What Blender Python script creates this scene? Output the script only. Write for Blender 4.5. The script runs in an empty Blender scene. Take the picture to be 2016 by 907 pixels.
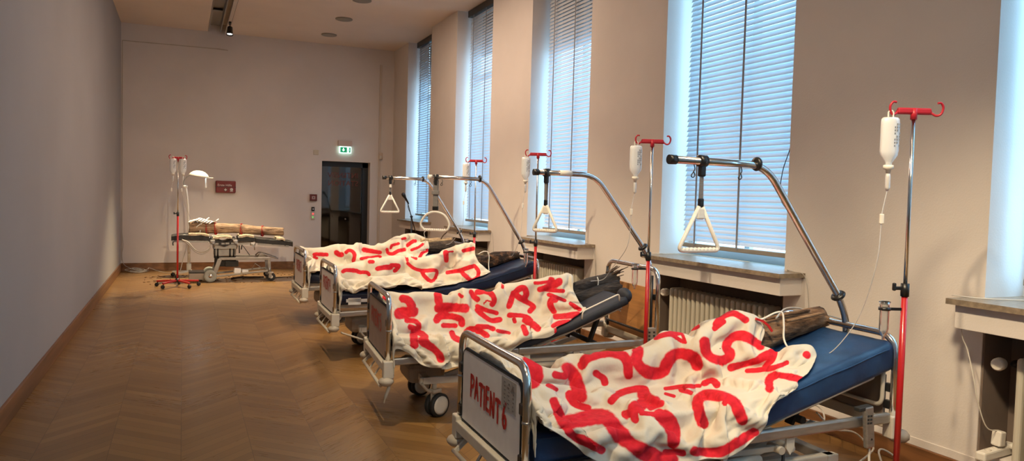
import bpy, bmesh, math, random
import numpy as np
from mathutils import Vector, Matrix, noise
random.seed(7)
PI = math.pi
COL = bpy.context.scene.collection
scene = bpy.context.scene

# ------------------------------------------------------------------ camera
CF, CYAW, CPITCH, CROLL, CH = 1460.586, 0.4184636, 0.0451503, 0.0266147, 1.6
_F = np.array([math.sin(CYAW)*math.cos(CPITCH), math.cos(CYAW)*math.cos(CPITCH), -math.sin(CPITCH)])
_r0 = np.array([math.cos(CYAW), -math.sin(CYAW), 0.0]); _u0 = np.cross(_r0, _F)
_R = _r0*math.cos(CROLL) + _u0*math.sin(CROLL); _U = -_r0*math.sin(CROLL) + _u0*math.cos(CROLL)
_C = np.array([0, 0, CH])
cam = bpy.data.cameras.new('camera'); cam.sensor_width = 36; cam.lens = CF/2016*36; cam.clip_start = 0.05; cam.clip_end = 200
camo = bpy.data.objects.new('camera', cam); COL.objects.link(camo)
camo.matrix_world = Matrix(((_R[0], _U[0], -_F[0], 0), (_R[1], _U[1], -_F[1], 0), (_R[2], _U[2], -_F[2], CH), (0, 0, 0, 1)))
scene.camera = camo

def at(px, py, Y):            # a point of the room at depth Y, measured from the photograph
    d = _F + (px-1008)/CF*_R - (py-453.5)/CF*_U
    return _C + d*(Y/d[1])

def topx(P):                  # room points (n,3) -> photograph pixels (n,2)
    Q = P - _C; d = Q@_F
    return np.stack([1008 + CF*(Q@_R)/d, 453.5 - CF*(Q@_U)/d], -1)

# ------------------------------------------------------------------ materials
MATS = {}
def nt(name):
    m = bpy.data.materials.new(name); m.use_nodes = True; t = m.node_tree
    return m, t, t.nodes['Principled BSDF']
def mat(name, col, rough=0.5, metal=0.0, var=0.0, vscale=8.0, bump=0.0, bscale=40.0, stretch=(1, 1, 1), coat=0.0, emit=None, estr=0.0, alpha=1.0, trans=0.0, col2=None, spec=None):
    if name in MATS: return MATS[name]
    m, t, b = nt(name); N, L = t.nodes, t.links
    b.inputs['Base Color'].default_value = (*col, 1); b.inputs['Roughness'].default_value = rough; b.inputs['Metallic'].default_value = metal
    b.inputs['Coat Weight'].default_value = coat; b.inputs['Alpha'].default_value = alpha; b.inputs['Transmission Weight'].default_value = trans
    if spec is not None: b.inputs['Specular IOR Level'].default_value = spec
    if emit: b.inputs['Emission Color'].default_value = (*emit, 1); b.inputs['Emission Strength'].default_value = estr
    if var or bump or col2:
        tc = N.new('ShaderNodeTexCoord'); mp = N.new('ShaderNodeMapping'); mp.inputs['Scale'].default_value = stretch
        L.new(tc.outputs['Object'], mp.inputs['Vector'])
    if var or col2:
        n = N.new('ShaderNodeTexNoise'); n.inputs['Scale'].default_value = vscale; n.inputs['Detail'].default_value = 5
        L.new(mp.outputs[0], n.inputs['Vector'])
        r = N.new('ShaderNodeValToRGB'); L.new(n.outputs['Fac'], r.inputs[0])
        c2 = col2 if col2 else tuple(c*(1-var) for c in col)
        r.color_ramp.elements[0].position = 0.35; r.color_ramp.elements[1].position = 0.65
        r.color_ramp.elements[0].color = (*c2, 1); r.color_ramp.elements[1].color = (*[min(1, c*(1+var*0.5)) for c in col], 1)
        L.new(r.outputs[0], b.inputs['Base Color'])
    if bump:
        n2 = N.new('ShaderNodeTexNoise'); n2.inputs['Scale'].default_value = bscale; n2.inputs['Detail'].default_value = 4
        L.new(mp.outputs[0], n2.inputs['Vector'])
        bp = N.new('ShaderNodeBump'); bp.inputs['Strength'].default_value = bump; bp.inputs['Distance'].default_value = 0.01
        L.new(n2.outputs['Fac'], bp.inputs['Height']); L.new(bp.outputs[0], b.inputs['Normal'])
    MATS[name] = m; return m

M_wall = mat('plaster_white', (0.72, 0.665, 0.62), 0.9, var=0.05, vscale=1.3, bump=0.12, bscale=90)
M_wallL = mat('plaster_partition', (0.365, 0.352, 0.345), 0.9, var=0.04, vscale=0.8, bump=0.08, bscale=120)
M_ceil = mat('ceiling_paint_bounce', (0.78, 0.66, 0.55), 0.9, var=0.05, vscale=0.9, bump=0.05, bscale=60)  # warm bounce from the floor is mixed into this colour
M_wood_base = mat('baseboard_wood', (0.22, 0.095, 0.036), 0.4, var=0.35, vscale=6, stretch=(1, 0.15, 3))
M_sill = mat('sill_stone', (0.30, 0.235, 0.165), 0.35, var=0.3, vscale=30, bump=0.1, bscale=150)
M_niche = mat('niche_dark_brown', (0.20, 0.15, 0.12), 0.9, var=0.1, vscale=3)  # one dark brown tone for niche linings and corridor walls
M_rad = mat('radiator_enamel', (0.62, 0.58, 0.48), 0.4)
M_chrome = mat('chrome', (0.72, 0.70, 0.68), 0.16, 1.0)
M_chromed = mat('chrome_dull', (0.5, 0.48, 0.46), 0.3, 1.0)
M_alu = mat('aluminium_rail', (0.52, 0.50, 0.47), 0.38, 0.85, var=0.15, vscale=10, stretch=(1, 6, 6))
M_cream = mat('cream_enamel', (0.66, 0.61, 0.52), 0.42, var=0.08, vscale=9)
M_creamd = mat('cream_plastic', (0.50, 0.44, 0.36), 0.55, var=0.1, vscale=6)
M_black = mat('black_plastic', (0.012, 0.012, 0.013), 0.35)
M_rubber = mat('black_rubber', (0.02, 0.02, 0.02), 0.7)
M_red = mat('red_enamel', (0.46, 0.012, 0.014), 0.28, coat=0.4)
M_redplastic = mat('red_plastic', (0.50, 0.02, 0.035), 0.4)
M_white = mat('white_plastic', (0.82, 0.78, 0.70), 0.38)
M_whitesoft = mat('white_grip', (0.78, 0.75, 0.68), 0.45)
M_panelw = mat('panel_laminate_light', (0.86, 0.815, 0.795), 0.45, var=0.04, vscale=14)
M_panel_shade = mat('panel_laminate_shaded', (0.36, 0.27, 0.225), 0.5, var=0.08, vscale=10)  # the light laminate again, with shade put into its colour
M_panelo = mat('panel_laminate_beech', (0.62, 0.29, 0.10), 0.42, var=0.15, vscale=7, stretch=(1, 0.4, 6))
M_panelg = mat('panel_laminate_taupe', (0.20, 0.155, 0.125), 0.5)
M_paint = mat('red_brush_paint', (0.55, 0.012, 0.016), 0.45, var=0.2, vscale=60)
M_mat_blue = mat('mattress_blue', (0.013, 0.046, 0.125), 0.42, var=0.18, vscale=9, bump=0.35, bscale=14)
M_mat_navy = mat('mattress_navy_vinyl', (0.006, 0.013, 0.040), 0.3, var=0.2, vscale=6, bump=0.5, bscale=16)
M_mat_dark = mat('mattress_charcoal', (0.016, 0.02, 0.032), 0.65, var=0.15, vscale=12, bump=0.2, bscale=40)
M_steel = mat('brushed_steel', (0.42, 0.40, 0.37), 0.35, 0.9, var=0.12, vscale=12)
M_greybox = mat('grey_cover', (0.36, 0.295, 0.235), 0.55)
M_wheelgrey = mat('wheel_grey', (0.34, 0.35, 0.31), 0.6)
M_webbing = mat('grey_webbing', (0.20, 0.19, 0.19), 0.8, bump=0.3, bscale=200)
M_cable = mat('white_cable', (0.74, 0.70, 0.62), 0.5)
M_cableg = mat('grey_cable', (0.45, 0.42, 0.38), 0.5)
M_cabled = mat('black_cable', (0.02, 0.02, 0.022), 0.5)
M_tubing = mat('infusion_tubing', (0.82, 0.80, 0.78), 0.2, trans=0.35)
M_bottle = mat('bottle_plastic', (0.93, 0.94, 0.95), 0.38, trans=0.30, coat=0.3)
M_glass = mat('clear_glass', (0.95, 0.96, 0.96), 0.03, trans=0.95)
M_text = mat('grey_print', (0.22, 0.24, 0.28), 0.6)
M_label = mat('paper_label', (0.72, 0.70, 0.66), 0.7)
M_labelgrey = mat('grey_sticker', (0.40, 0.37, 0.355), 0.6, var=0.1, vscale=60)
M_cloth_white = mat('white_gauze', (0.92, 0.90, 0.86), 0.85, bump=0.3, bscale=60)
M_twig = mat('twig_bark', (0.085, 0.052, 0.034), 0.85, var=0.4, vscale=30, bump=0.5, bscale=80)
M_debris = mat('bark_debris', (0.15, 0.075, 0.04), 0.9, var=0.4, vscale=30)
M_doorframe = mat('door_dark_metal', (0.012, 0.013, 0.016), 0.4)
M_blindtape = mat('blind_tape', (0.26, 0.27, 0.29), 0.8)
M_blindrail = mat('blind_rail', (0.30, 0.27, 0.23), 0.5)
M_winframe = mat('window_frame_paint', (0.55, 0.55, 0.55), 0.5)
M_lightblock = mat('outer_light_block', (0.07, 0.055, 0.045), 0.8)  # for the added panels that keep daylight off the upper blinds
M_offwhite = mat('offwhite_plastic', (0.55, 0.50, 0.43), 0.5)
M_opblack = mat('vinyl_black', (0.016, 0.014, 0.014), 0.45, bump=0.3, bscale=30)

def bark(name, c1, c2, c3, stretch, strength=1.0):
    m, t, b = nt(name); N, L = t.nodes, t.links
    tc = N.new('ShaderNodeTexCoord'); mp = N.new('ShaderNodeMapping'); mp.inputs['Scale'].default_value = stretch
    L.new(tc.outputs['Object'], mp.inputs['Vector'])
    n = N.new('ShaderNodeTexNoise'); n.inputs['Scale'].default_value = 7; n.inputs['Detail'].default_value = 8; n.inputs['Roughness'].default_value = 0.65
    L.new(mp.outputs[0], n.inputs['Vector'])
    r = N.new('ShaderNodeValToRGB'); L.new(n.outputs['Fac'], r.inputs[0])
    e = r.color_ramp.elements; e[0].position = 0.34; e[0].color = (*c1, 1); e[1].position = 0.68; e[1].color = (*c3, 1)
    x = e.new(0.5); x.color = (*c2, 1)
    L.new(r.outputs[0], b.inputs['Base Color']); b.inputs['Roughness'].default_value = 0.85
    bp = N.new('ShaderNodeBump'); bp.inputs['Strength'].default_value = strength; bp.inputs['Distance'].default_value = 0.02
    L.new(n.outputs['Fac'], bp.inputs['Height']); L.new(bp.outputs[0], b.inputs['Normal'])
    return m
M_bark6 = bark('bark_brown', (0.018, 0.009, 0.005), (0.20, 0.105, 0.05), (0.44, 0.27, 0.15), (.7, 3.2, 3.2))
M_bark5 = bark('bark_dark', (0.008, 0.006, 0.005), (0.035, 0.026, 0.021), (0.09, 0.068, 0.055), (1.2, 7, 7))
M_bark4 = bark('bark_flaking', (0.008, 0.006, 0.005), (0.035, 0.02, 0.014), (0.22, 0.10, 0.045), (2.5, 4, 4))
M_bark3 = bark('bark_pale_top', (0.012, 0.008, 0.006), (0.05, 0.035, 0.026), (0.13, 0.09, 0.06), (2, 5, 5))
M_barkop = bark('bark_pale', (0.10, 0.055, 0.03), (0.34, 0.22, 0.135), (0.55, 0.40, 0.27), (1.0, 5, 5))
M_palewood = bark('bare_pale_wood', (0.22, 0.14, 0.075), (0.42, 0.30, 0.17), (0.60, 0.46, 0.29), (2, 5, 5), 0.5)

def floor_mat():
    m, t, b = nt('chevron_parquet'); N, L = t.nodes, t.links
    tc = N.new('ShaderNodeTexCoord'); sp = N.new('ShaderNodeSeparateXYZ'); L.new(tc.outputs['Object'], sp.inputs[0])
    def mth(op, a, b_=None, c=None):
        n = N.new('ShaderNodeMath'); n.operation = op
        for i, v in enumerate((a, b_, c)):
            if v is None: continue
            if isinstance(v, (int, float)): n.inputs[i].default_value = v
            else: L.new(v, n.inputs[i])
        return n.outputs[0]
    W = 0.40; BW = 0.075
    xs = mth('DIVIDE', sp.outputs['X'], W); colm = mth('FLOOR', xs); fx = mth('SUBTRACT', xs, colm)
    par = mth('MODULO', mth('ADD', colm, 1000), 2)
    s = mth('SUBTRACT', mth('MULTIPLY', par, 2), 1)
    yy = mth('ADD', sp.outputs['Y'], mth('MULTIPLY', mth('MULTIPLY', s, fx), W*0.95))
    yd = mth('DIVIDE', yy, BW*1.38); row = mth('FLOOR', yd); fy = mth('SUBTRACT', yd, row)
    cb = N.new('ShaderNodeCombineXYZ'); L.new(colm, cb.inputs[0]); L.new(row, cb.inputs[1])
    wn = N.new('ShaderNodeTexWhiteNoise'); wn.noise_dimensions = '2D'; L.new(cb.outputs[0], wn.inputs['Vector'])
    ga = N.new('ShaderNodeCombineXYZ'); L.new(mth('MULTIPLY', fx, 1.2), ga.inputs[0]); L.new(mth('MULTIPLY', yd, 3.0), ga.inputs[1]); L.new(mth('MULTIPLY', wn.outputs[0], 40), ga.inputs[2])
    gn = N.new('ShaderNodeTexNoise'); gn.inputs['Scale'].default_value = 2.2; gn.inputs['Detail'].default_value = 6; L.new(ga.outputs[0], gn.inputs['Vector'])
    tone = mth('ADD', mth('MULTIPLY', wn.outputs[0], 0.6), mth('MULTIPLY', gn.outputs['Fac'], 0.5))
    r = N.new('ShaderNodeValToRGB'); L.new(tone, r.inputs[0])
    e = r.color_ramp.elements; e[0].position = 0.1; e[0].color = (0.165, 0.082, 0.027, 1); e[1].position = 0.95; e[1].color = (0.30, 0.165, 0.055, 1)
    x = e.new(0.5); x.color = (0.225, 0.118, 0.038, 1)
    # seams
    d1 = mth('MINIMUM', fy, mth('SUBTRACT', 1, fy)); seam = mth('LESS_THAN', d1, 0.028)
    d2 = mth('MINIMUM', fx, mth('SUBTRACT', 1, fx)); seam2 = mth('LESS_THAN', d2, 0.006)
    sm = mth('MAXIMUM', seam, seam2)
    big = N.new('ShaderNodeTexNoise'); big.inputs['Scale'].default_value = 0.7; L.new(tc.outputs['Object'], big.inputs['Vector'])
    mx = N.new('ShaderNodeMix'); mx.data_type = 'RGBA'; L.new(mth('MULTIPLY', sm, 0.55), mx.inputs['Factor']); L.new(r.outputs[0], mx.inputs['A']); mx.inputs['B'].default_value = (0.06, 0.025, 0.01, 1)
    L.new(mx.outputs['Result'], b.inputs['Base Color'])
    L.new(mth('ADD', 0.17, mth('MULTIPLY', mth('ADD', gn.outputs['Fac'], big.outputs['Fac']), 0.13)), b.inputs['Roughness'])
    b.inputs['Specular IOR Level'].default_value = 0.5
    bp = N.new('ShaderNodeBump'); bp.inputs['Strength'].default_value = 0.06; bp.inputs['Distance'].default_value = 0.01
    L.new(tone, bp.inputs['Height']); L.new(bp.outputs[0], b.inputs['Normal'])
    return m
M_floor = floor_mat()

def canvas_mat():
    m, t, b = nt('painted_canvas'); N, L = t.nodes, t.links
    at_ = N.new('ShaderNodeAttribute'); at_.attribute_name = 'paint'
    tc = N.new('ShaderNodeTexCoord')
    n1 = N.new('ShaderNodeTexNoise'); n1.inputs['Scale'].default_value = 38; n1.inputs['Detail'].default_value = 5; L.new(tc.outputs['Object'], n1.inputs['Vector'])
    ad = N.new('ShaderNodeMath'); ad.operation = 'MULTIPLY_ADD'; L.new(n1.outputs['Fac'], ad.inputs[0]); ad.inputs[1].default_value = 0.55; L.new(at_.outputs['Fac'], ad.inputs[2])
    rp = N.new('ShaderNodeValToRGB'); L.new(ad.outputs[0], rp.inputs[0]); rp.color_ramp.elements[0].position = 0.54; rp.color_ramp.elements[1].position = 0.90
    n2 = N.new('ShaderNodeTexNoise'); n2.inputs['Scale'].default_value = 5; n2.inputs['Detail'].default_value = 4; L.new(tc.outputs['Object'], n2.inputs['Vector'])
    c = N.new('ShaderNodeValToRGB'); L.new(n2.outputs['Fac'], c.inputs[0])
    c.color_ramp.elements[0].position = 0.3; c.color_ramp.elements[0].color = (0.60, 0.54, 0.44, 1); c.color_ramp.elements[1].position = 0.7; c.color_ramp.elements[1].color = (0.68, 0.63, 0.53, 1)
    cr = N.new('ShaderNodeValToRGB'); L.new(n1.outputs['Fac'], cr.inputs[0])
    cr.color_ramp.elements[0].position = 0.3; cr.color_ramp.elements[0].color = (0.52, 0.010, 0.022, 1); cr.color_ramp.elements[1].position = 0.7; cr.color_ramp.elements[1].color = (0.70, 0.018, 0.035, 1)
    mx = N.new('ShaderNodeMix'); mx.data_type = 'RGBA'; L.new(rp.outputs[0], mx.inputs['Factor']); L.new(c.outputs[0], mx.inputs['A']); L.new(cr.outputs[0], mx.inputs['B'])
    L.new(mx.outputs['Result'], b.inputs['Base Color']); b.inputs['Roughness'].default_value = 0.8; b.inputs['Specular IOR Level'].default_value = 0.25
    n3 = N.new('ShaderNodeTexNoise'); n3.inputs['Scale'].default_value = 22; n3.inputs['Detail'].default_value = 6; L.new(tc.outputs['Object'], n3.inputs['Vector'])
    bp = N.new('ShaderNodeBump'); bp.inputs['Strength'].default_value = 0.28; bp.inputs['Distance'].default_value = 0.012
    L.new(n3.outputs['Fac'], bp.inputs['Height']); L.new(bp.outputs[0], b.inputs['Normal'])
    return m
M_canvas = canvas_mat()

def slat_mat():
    m, t, b = nt('blind_slats'); N, L = t.nodes, t.links
    out = N['Material Output']; b.inputs['Base Color'].default_value = (0.66, 0.68, 0.70, 1); b.inputs['Roughness'].default_value = 0.5
    tr = N.new('ShaderNodeBsdfTranslucent'); tr.inputs['Color'].default_value = (0.55, 0.76, 0.90, 1)
    mx = N.new('ShaderNodeMixShader'); mx.inputs[0].default_value = 0.095
    L.new(b.outputs[0], mx.inputs[1]); L.new(tr.outputs[0], mx.inputs[2]); L.new(mx.outputs[0], out.inputs['Surface'])
    return m
M_slat = slat_mat()

def pane_mat(name, tint, fac):
    m, t, b = nt(name); N, L = t.nodes, t.links
    out = N['Material Output']; tr = N.new('ShaderNodeBsdfTransparent'); tr.inputs['Color'].default_value = (*tint, 1)
    gl = N.new('ShaderNodeBsdfGlossy'); gl.inputs['Roughness'].default_value = 0.04; gl.inputs['Color'].default_value = (0.9, 0.9, 0.9, 1)
    mx = N.new('ShaderNodeMixShader'); mx.inputs[0].default_value = fac
    L.new(tr.outputs[0], mx.inputs[1]); L.new(gl.outputs[0], mx.inputs[2]); L.new(mx.outputs[0], out.inputs['Surface'])
    return m
M_pane = pane_mat('window_glass', (0.93, 0.96, 0.97), 0.06)
M_doorglass = pane_mat('dark_door_glass', (0.20, 0.20, 0.21), 0.08)

# ------------------------------------------------------------------ mesh builder
def basis(d):
    d = Vector(d).normalized(); a = Vector((0, 0, 1)) if abs(d.z) < 0.95 else Vector((1, 0, 0))
    x = a.cross(d).normalized(); return x, d.cross(x), d

class MB:
    def __init__(s): s.v = []; s.f = []; s.sm = []
    def add(s, vs, fs, smooth=False):
        o = len(s.v); s.v += [tuple(v) for v in vs]; s.f += [tuple(i+o for i in f) for f in fs]
        s.sm += (smooth if isinstance(smooth, list) else [smooth]*len(fs)); return s
    def bm(s, b, M=None, smooth=False):
        b.verts.index_update()
        s.add([(M @ v.co if M else v.co) for v in b.verts], [[v.index for v in f.verts] for f in b.faces], smooth); b.free(); return s
    def box(s, c, size, rot=None, bev=0.0, seg=2):
        b = bmesh.new(); bmesh.ops.create_cube(b, size=1); bmesh.ops.scale(b, vec=size, verts=b.verts)
        if bev: bmesh.ops.bevel(b, geom=list(b.edges), offset=min(bev, min(size)*0.49), segments=seg, affect='EDGES', profile=0.5)
        M = Matrix.Translation(c) @ (rot.to_4x4() if rot is not None else Matrix())
        return s.bm(b, M)
    def span(s, a, b_, bev=0.0): # axis-aligned box between two corners
        return s.box([(a[i]+b_[i])/2 for i in range(3)], [abs(b_[i]-a[i]) for i in range(3)], None, bev)
    def bar(s, p, q, w, h, bev=0.0, up=None): # rectangular bar: w horizontal, h upright
        p, q = Vector(p), Vector(q); d = q-p; z = d.normalized(); u = Vector(up or (0, 0, 1))
        if abs(z.dot(u)) > 0.98: u = Vector((1, 0, 0))
        x = u.cross(z).normalized(); y = z.cross(x)
        return s.box((p+q)/2, (w, h, d.length), Matrix((x, y, z)).transposed(), bev)
    def tube(s, pts, r, n=10, closed=False, caps=True, flat=1.0):
        P = [Vector(p) for p in pts]; m = len(P); rr = r if isinstance(r, (list, tuple)) else [r]*m
        T = []
        for i in range(m):
            a = P[(i-1) % m] if (closed or i > 0) else P[i]; b = P[(i+1) % m] if (closed or i < m-1) else P[i]
            T.append((b-a).normalized() if (b-a).length > 1e-9 else Vector((0, 0, 1)))
        x, y, _ = basis(T[0]); vs = []
        for i in range(m):
            if i: q = T[i-1].rotation_difference(T[i]); x = q @ x
            x = (x - T[i]*x.dot(T[i])).normalized(); y = T[i].cross(x)
            for k in range(n):
                a = 2*PI*k/n; vs.append(P[i] + x*(math.cos(a)*rr[i]) + y*(math.sin(a)*rr[i]*flat))
        fs = []; sm = []
        for i in range(m if closed else m-1):
            j = (i+1) % m
            for k in range(n): fs.append((i*n+k, i*n+(k+1) % n, j*n+(k+1) % n, j*n+k)); sm.append(True)
        if caps and not closed: fs += [tuple(range(n))[::-1], tuple((m-1)*n+k for k in range(n))]; sm += [False, False]
        return s.add(vs, fs, sm)
    def cyl(s, p, q, r, n=16, r2=None): return s.tube([p, q], [r, r if r2 is None else r2], n)
    def lathe(s, prof, o=(0, 0, 0), d=(0, 0, 1), n=20, smooth=True): # prof: (radius, height)
        x, y, z = basis(d); o = Vector(o); m = len(prof); vs = []
        for r, h in prof:
            for k in range(n): a = 2*PI*k/n; vs.append(o + x*(math.cos(a)*r) + y*(math.sin(a)*r) + z*h)
        fs = [(i*n+k, i*n+(k+1) % n, (i+1)*n+(k+1) % n, (i+1)*n+k) for i in range(m-1) for k in range(n)]; sm = [smooth]*len(fs)
        if prof[0][0] > 1e-6: fs.append(tuple(range(n))[::-1]); sm.append(False)
        if prof[-1][0] > 1e-6: fs.append(tuple((m-1)*n+k for k in range(n))); sm.append(False)
        return s.add(vs, fs, sm)
    def ball(s, c, r, sc=(1, 1, 1), n=12):
        b = bmesh.new(); bmesh.ops.create_uvsphere(b, u_segments=n*2, v_segments=n, radius=r); bmesh.ops.scale(b, vec=sc, verts=b.verts)
        return s.bm(b, Matrix.Translation(c), True)
    def prism(s, poly, o, x, y, th): # polygon in the plane (o; x, y), extruded by th along x cross y
        o, x, y = Vector(o), Vector(x), Vector(y); z = x.cross(y).normalized()*th; n = len(poly)
        vs = [o + x*a + y*b for a, b in poly] + [o + x*a + y*b + z for a, b in poly]
        return s.add(vs, [tuple(range(n))[::-1], tuple(range(n, 2*n))] + [(i, (i+1) % n, (i+1) % n+n, i+n) for i in range(n)])
    def stroke(s, pts, w, o, x, y, th=0.0015, n=8): # a brush stroke lying on a plane
        o, x, y = Vector(o), Vector(x), Vector(y); z = x.cross(y).normalized(); P = [Vector((p[0], p[1])) for p in pts]; L = []; Rr = []
        for i, p in enumerate(P):
            t = (P[min(i+1, len(P)-1)]-P[max(i-1, 0)]).normalized(); nn = Vector((-t.y, t.x)); wi = w*(0.5 + 0.06*math.sin(i*2.3+len(pts)))
            if i == 0: p = p - t*wi*0.6
            if i == len(P)-1: p = p + t*wi*0.6
            L.append(p+nn*wi*(0.72 if i in (0, len(P)-1) else 1)); Rr.append(p-nn*wi*(0.72 if i in (0, len(P)-1) else 1))
        poly = L + Rr[::-1]; m = len(P)
        vs = [o + x*a.x + y*a.y + z*th for a in poly]; N2 = 2*m
        fs = [(i, i+1, N2-2-i, N2-1-i) for i in range(m-1)]
        return s.add(vs, [f[::-1] for f in fs])
    def build(s, name, m, parent=None, mods=None):
        me = bpy.data.meshes.new(name); me.from_pydata(s.v, [], s.f); me.polygons.foreach_set('use_smooth', s.sm); me.materials.append(m); me.update()
        o = bpy.data.objects.new(name, me); COL.objects.link(o)
        if parent: o.parent = parent
        return o

def arc(c, r, a0, a1, n, x, y):
    c, x, y = Vector(c), Vector(x), Vector(y)
    return [c + x*(r*math.cos(a0+(a1-a0)*i/n)) + y*(r*math.sin(a0+(a1-a0)*i/n)) for i in range(n+1)]
def fillet(pts, r, n=6): # round the inner corners of a polyline
    P = [Vector(p) for p in pts]; out = [P[0]]
    for i in range(1, len(P)-1):
        a, b, c = P[i-1], P[i], P[i+1]; rr = min(r, (a-b).length*0.49, (c-b).length*0.49)
        p, q = b+(a-b).normalized()*rr, b+(c-b).normalized()*rr
        for k in range(n+1): t = k/n; out.append(p*(1-t)**2 + b*2*t*(1-t) + q*t*t)
    return out+[P[-1]]
def smooth(pts, n=8): # Catmull-Rom through the points
    P = [Vector(p) for p in pts]; Q = [P[0]*2-P[1]]+P+[P[-1]*2-P[-2]]; out = []
    for i in range(1, len(Q)-2):
        for k in range(n):
            t = k/n; a, b, c, d = Q[i-1:i+3]
            out.append(0.5*((2*b)+(c-a)*t+(2*a-5*b+4*c-d)*t*t+(3*b-a-3*c+d)*t**3))
    return out+[P[-1]]
def text_mesh(body, size, m, name, parent, M, mirror=False, th=0.001):
    c = bpy.data.curves.new('lettering', 'FONT'); c.body = body; c.size = size; c.align_x = 'CENTER'; c.align_y = 'CENTER'; c.extrude = th; c.resolution_u = 3
    o = bpy.data.objects.new('lettering_source', c); COL.objects.link(o)
    dg = bpy.context.evaluated_depsgraph_get(); me = bpy.data.meshes.new_from_object(o.evaluated_get(dg))
    bpy.data.objects.remove(o); bpy.data.curves.remove(c)
    me.materials.clear(); me.materials.append(m)
    if mirror: me.transform(Matrix.Scale(-1, 4, (1, 0, 0)))
    me.transform(M); r = bpy.data.objects.new(name, me); COL.objects.link(r); r.parent = parent; return r

def tag(o, label=None, cat=None, group=None, kind=None):
    if label: o['label'] = label
    if cat: o['category'] = cat
    if group: o['group'] = group
    if kind: o['kind'] = kind
    return o
def thing(name, label, cat, loc=(0, 0, 0), rz=0.0, group=None):
    o = bpy.data.objects.new(name, None); COL.objects.link(o); o.location = loc; o.rotation_euler = (0, 0, rz); o.empty_display_size = 0.1
    return tag(o, label, cat, group)
def struct(o): o['kind'] = 'structure'; return o

# ------------------------------------------------------------------ the room
XL, XR, D, H, YB = -1.071, 4.158, 15.81, 4.665, -9.0
ZS = 1.10
WIN = [(13.195, 14.747), (10.237, 11.803), (7.309, 8.868), (4.266, 5.879), (1.12, 2.733), (-1.86, -0.25), (-4.9, -3.3), (-7.9, -6.3)]
XO = 4.60
struct(MB().span((XL-0.3, YB-0.3, -0.1), (XO, D+2.5, 0)).build('floor', M_floor))
mb = MB(); CH0, CH1 = 0.43, 0.80   # ceiling with a slot for the lighting channel
mb.span((XL-0.3, YB-0.3, H), (CH0, D+0.3, H+0.2)); mb.span((CH1, YB-0.3, H), (XO+0.1, D+0.3, H+0.2)); mb.span((CH0, YB-0.3, H+0.16), (CH1, D+0.3, H+0.3))
struct(mb.build('ceiling', M_ceil))
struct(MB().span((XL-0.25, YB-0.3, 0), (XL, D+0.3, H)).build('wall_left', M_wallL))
struct(MB().span((XL-0.25, YB-0.3, 0), (XO, YB, H)).build('wall_back', M_wall))
mb = MB()   # right wall: piers between the windows, sill blocks below them
ys = [YB-0.3] + [y for w in sorted(WIN) for y in w] + [D+0.3]
for i in range(0, len(ys), 2): mb.span((XR, ys[i], 0), (XO, ys[i+1], H))
for a, b in WIN: mb.span((XR+0.03, a, 0.94), (XO, b, ZS-0.03)); mb.span((4.43, a, 0), (XO, b, 0.94))
struct(mb.build('wall_right', M_wall))
DX0, DX1, DZ = 2.653, 3.668, 2.25   # far wall with the door opening
mb = MB(); mb.span((XL-0.2, D, 0), (DX0, D+0.3, H)); mb.span((DX1, D, 0), (XO, D+0.3, H)); mb.span((DX0, D, DZ), (DX1, D+0.3, H)); mb.span((0.3, D, H), (1.0, D+0.3, H+0.3))
struct(mb.build('wall_far', M_wall))
mb = MB(); mb.span((DX0-1.2, D+2.2, 0), (DX1+0.9, D+2.4, 3)); mb.span((DX0-1.3, D+0.3, 0), (DX0-1.2, D+2.4, 3)); mb.span((DX1+0.9, D+0.3, 0), (DX1+0.94, D+2.4, 3)); mb.span((DX0-1.3, D+0.3, 3), (DX1+0.94, D+2.4, 3.1))
struct(mb.build('wall_corridor', M_niche))
BH = 0.152
struct(MB().span((XL, YB, 0), (XL+0.022, D, BH), 0.004).build('baseboard_left', M_wood_base))
mb = MB(); mb.span((XL+0.022, D-0.022, 0), (DX0, D, BH), 0.004); mb.span((DX1, D-0.022, 0), (XR-0.02, D, BH), 0.004)
struct(mb.build('baseboard_far', M_wood_base))
mb = MB()
for i in range(0, len(ys), 2): mb.span((XR-0.022, max(ys[i], YB), 0), (XR, min(ys[i+1], D-0.02), 0.13), 0.004)
struct(mb.build('baseboard_right', M_wood_base))
mb = MB()
for i in range(0, len(ys), 2): mb.span((XR-0.008, max(ys[i], YB), 0.13), (XR, min(ys[i+1], D-0.02), 0.18), 0.003)
struct(mb.build('trim_1', M_wall))
# panel seams and a conduit on the far wall
mb = MB(); mb.span((XL+0.015, D-0.006, 0.2), (XL+0.03, D, 4.33)); mb.bar((XL+0.02, D-0.003, 4.33), (0.6, D-0.003, 4.345), 0.006, 0.018); mb.bar((0.6, D-0.004, 4.345), (0.80, D-0.004, 4.335), 0.008, 0.022)
struct(mb.build('trim_2', M_creamd))
struct(MB().span((3.84, D-0.03, 0.2), (3.885, D, 4.34), 0.006).build('trim_3', mat('conduit_paint', (0.60, 0.52, 0.44), 0.8)))

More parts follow.
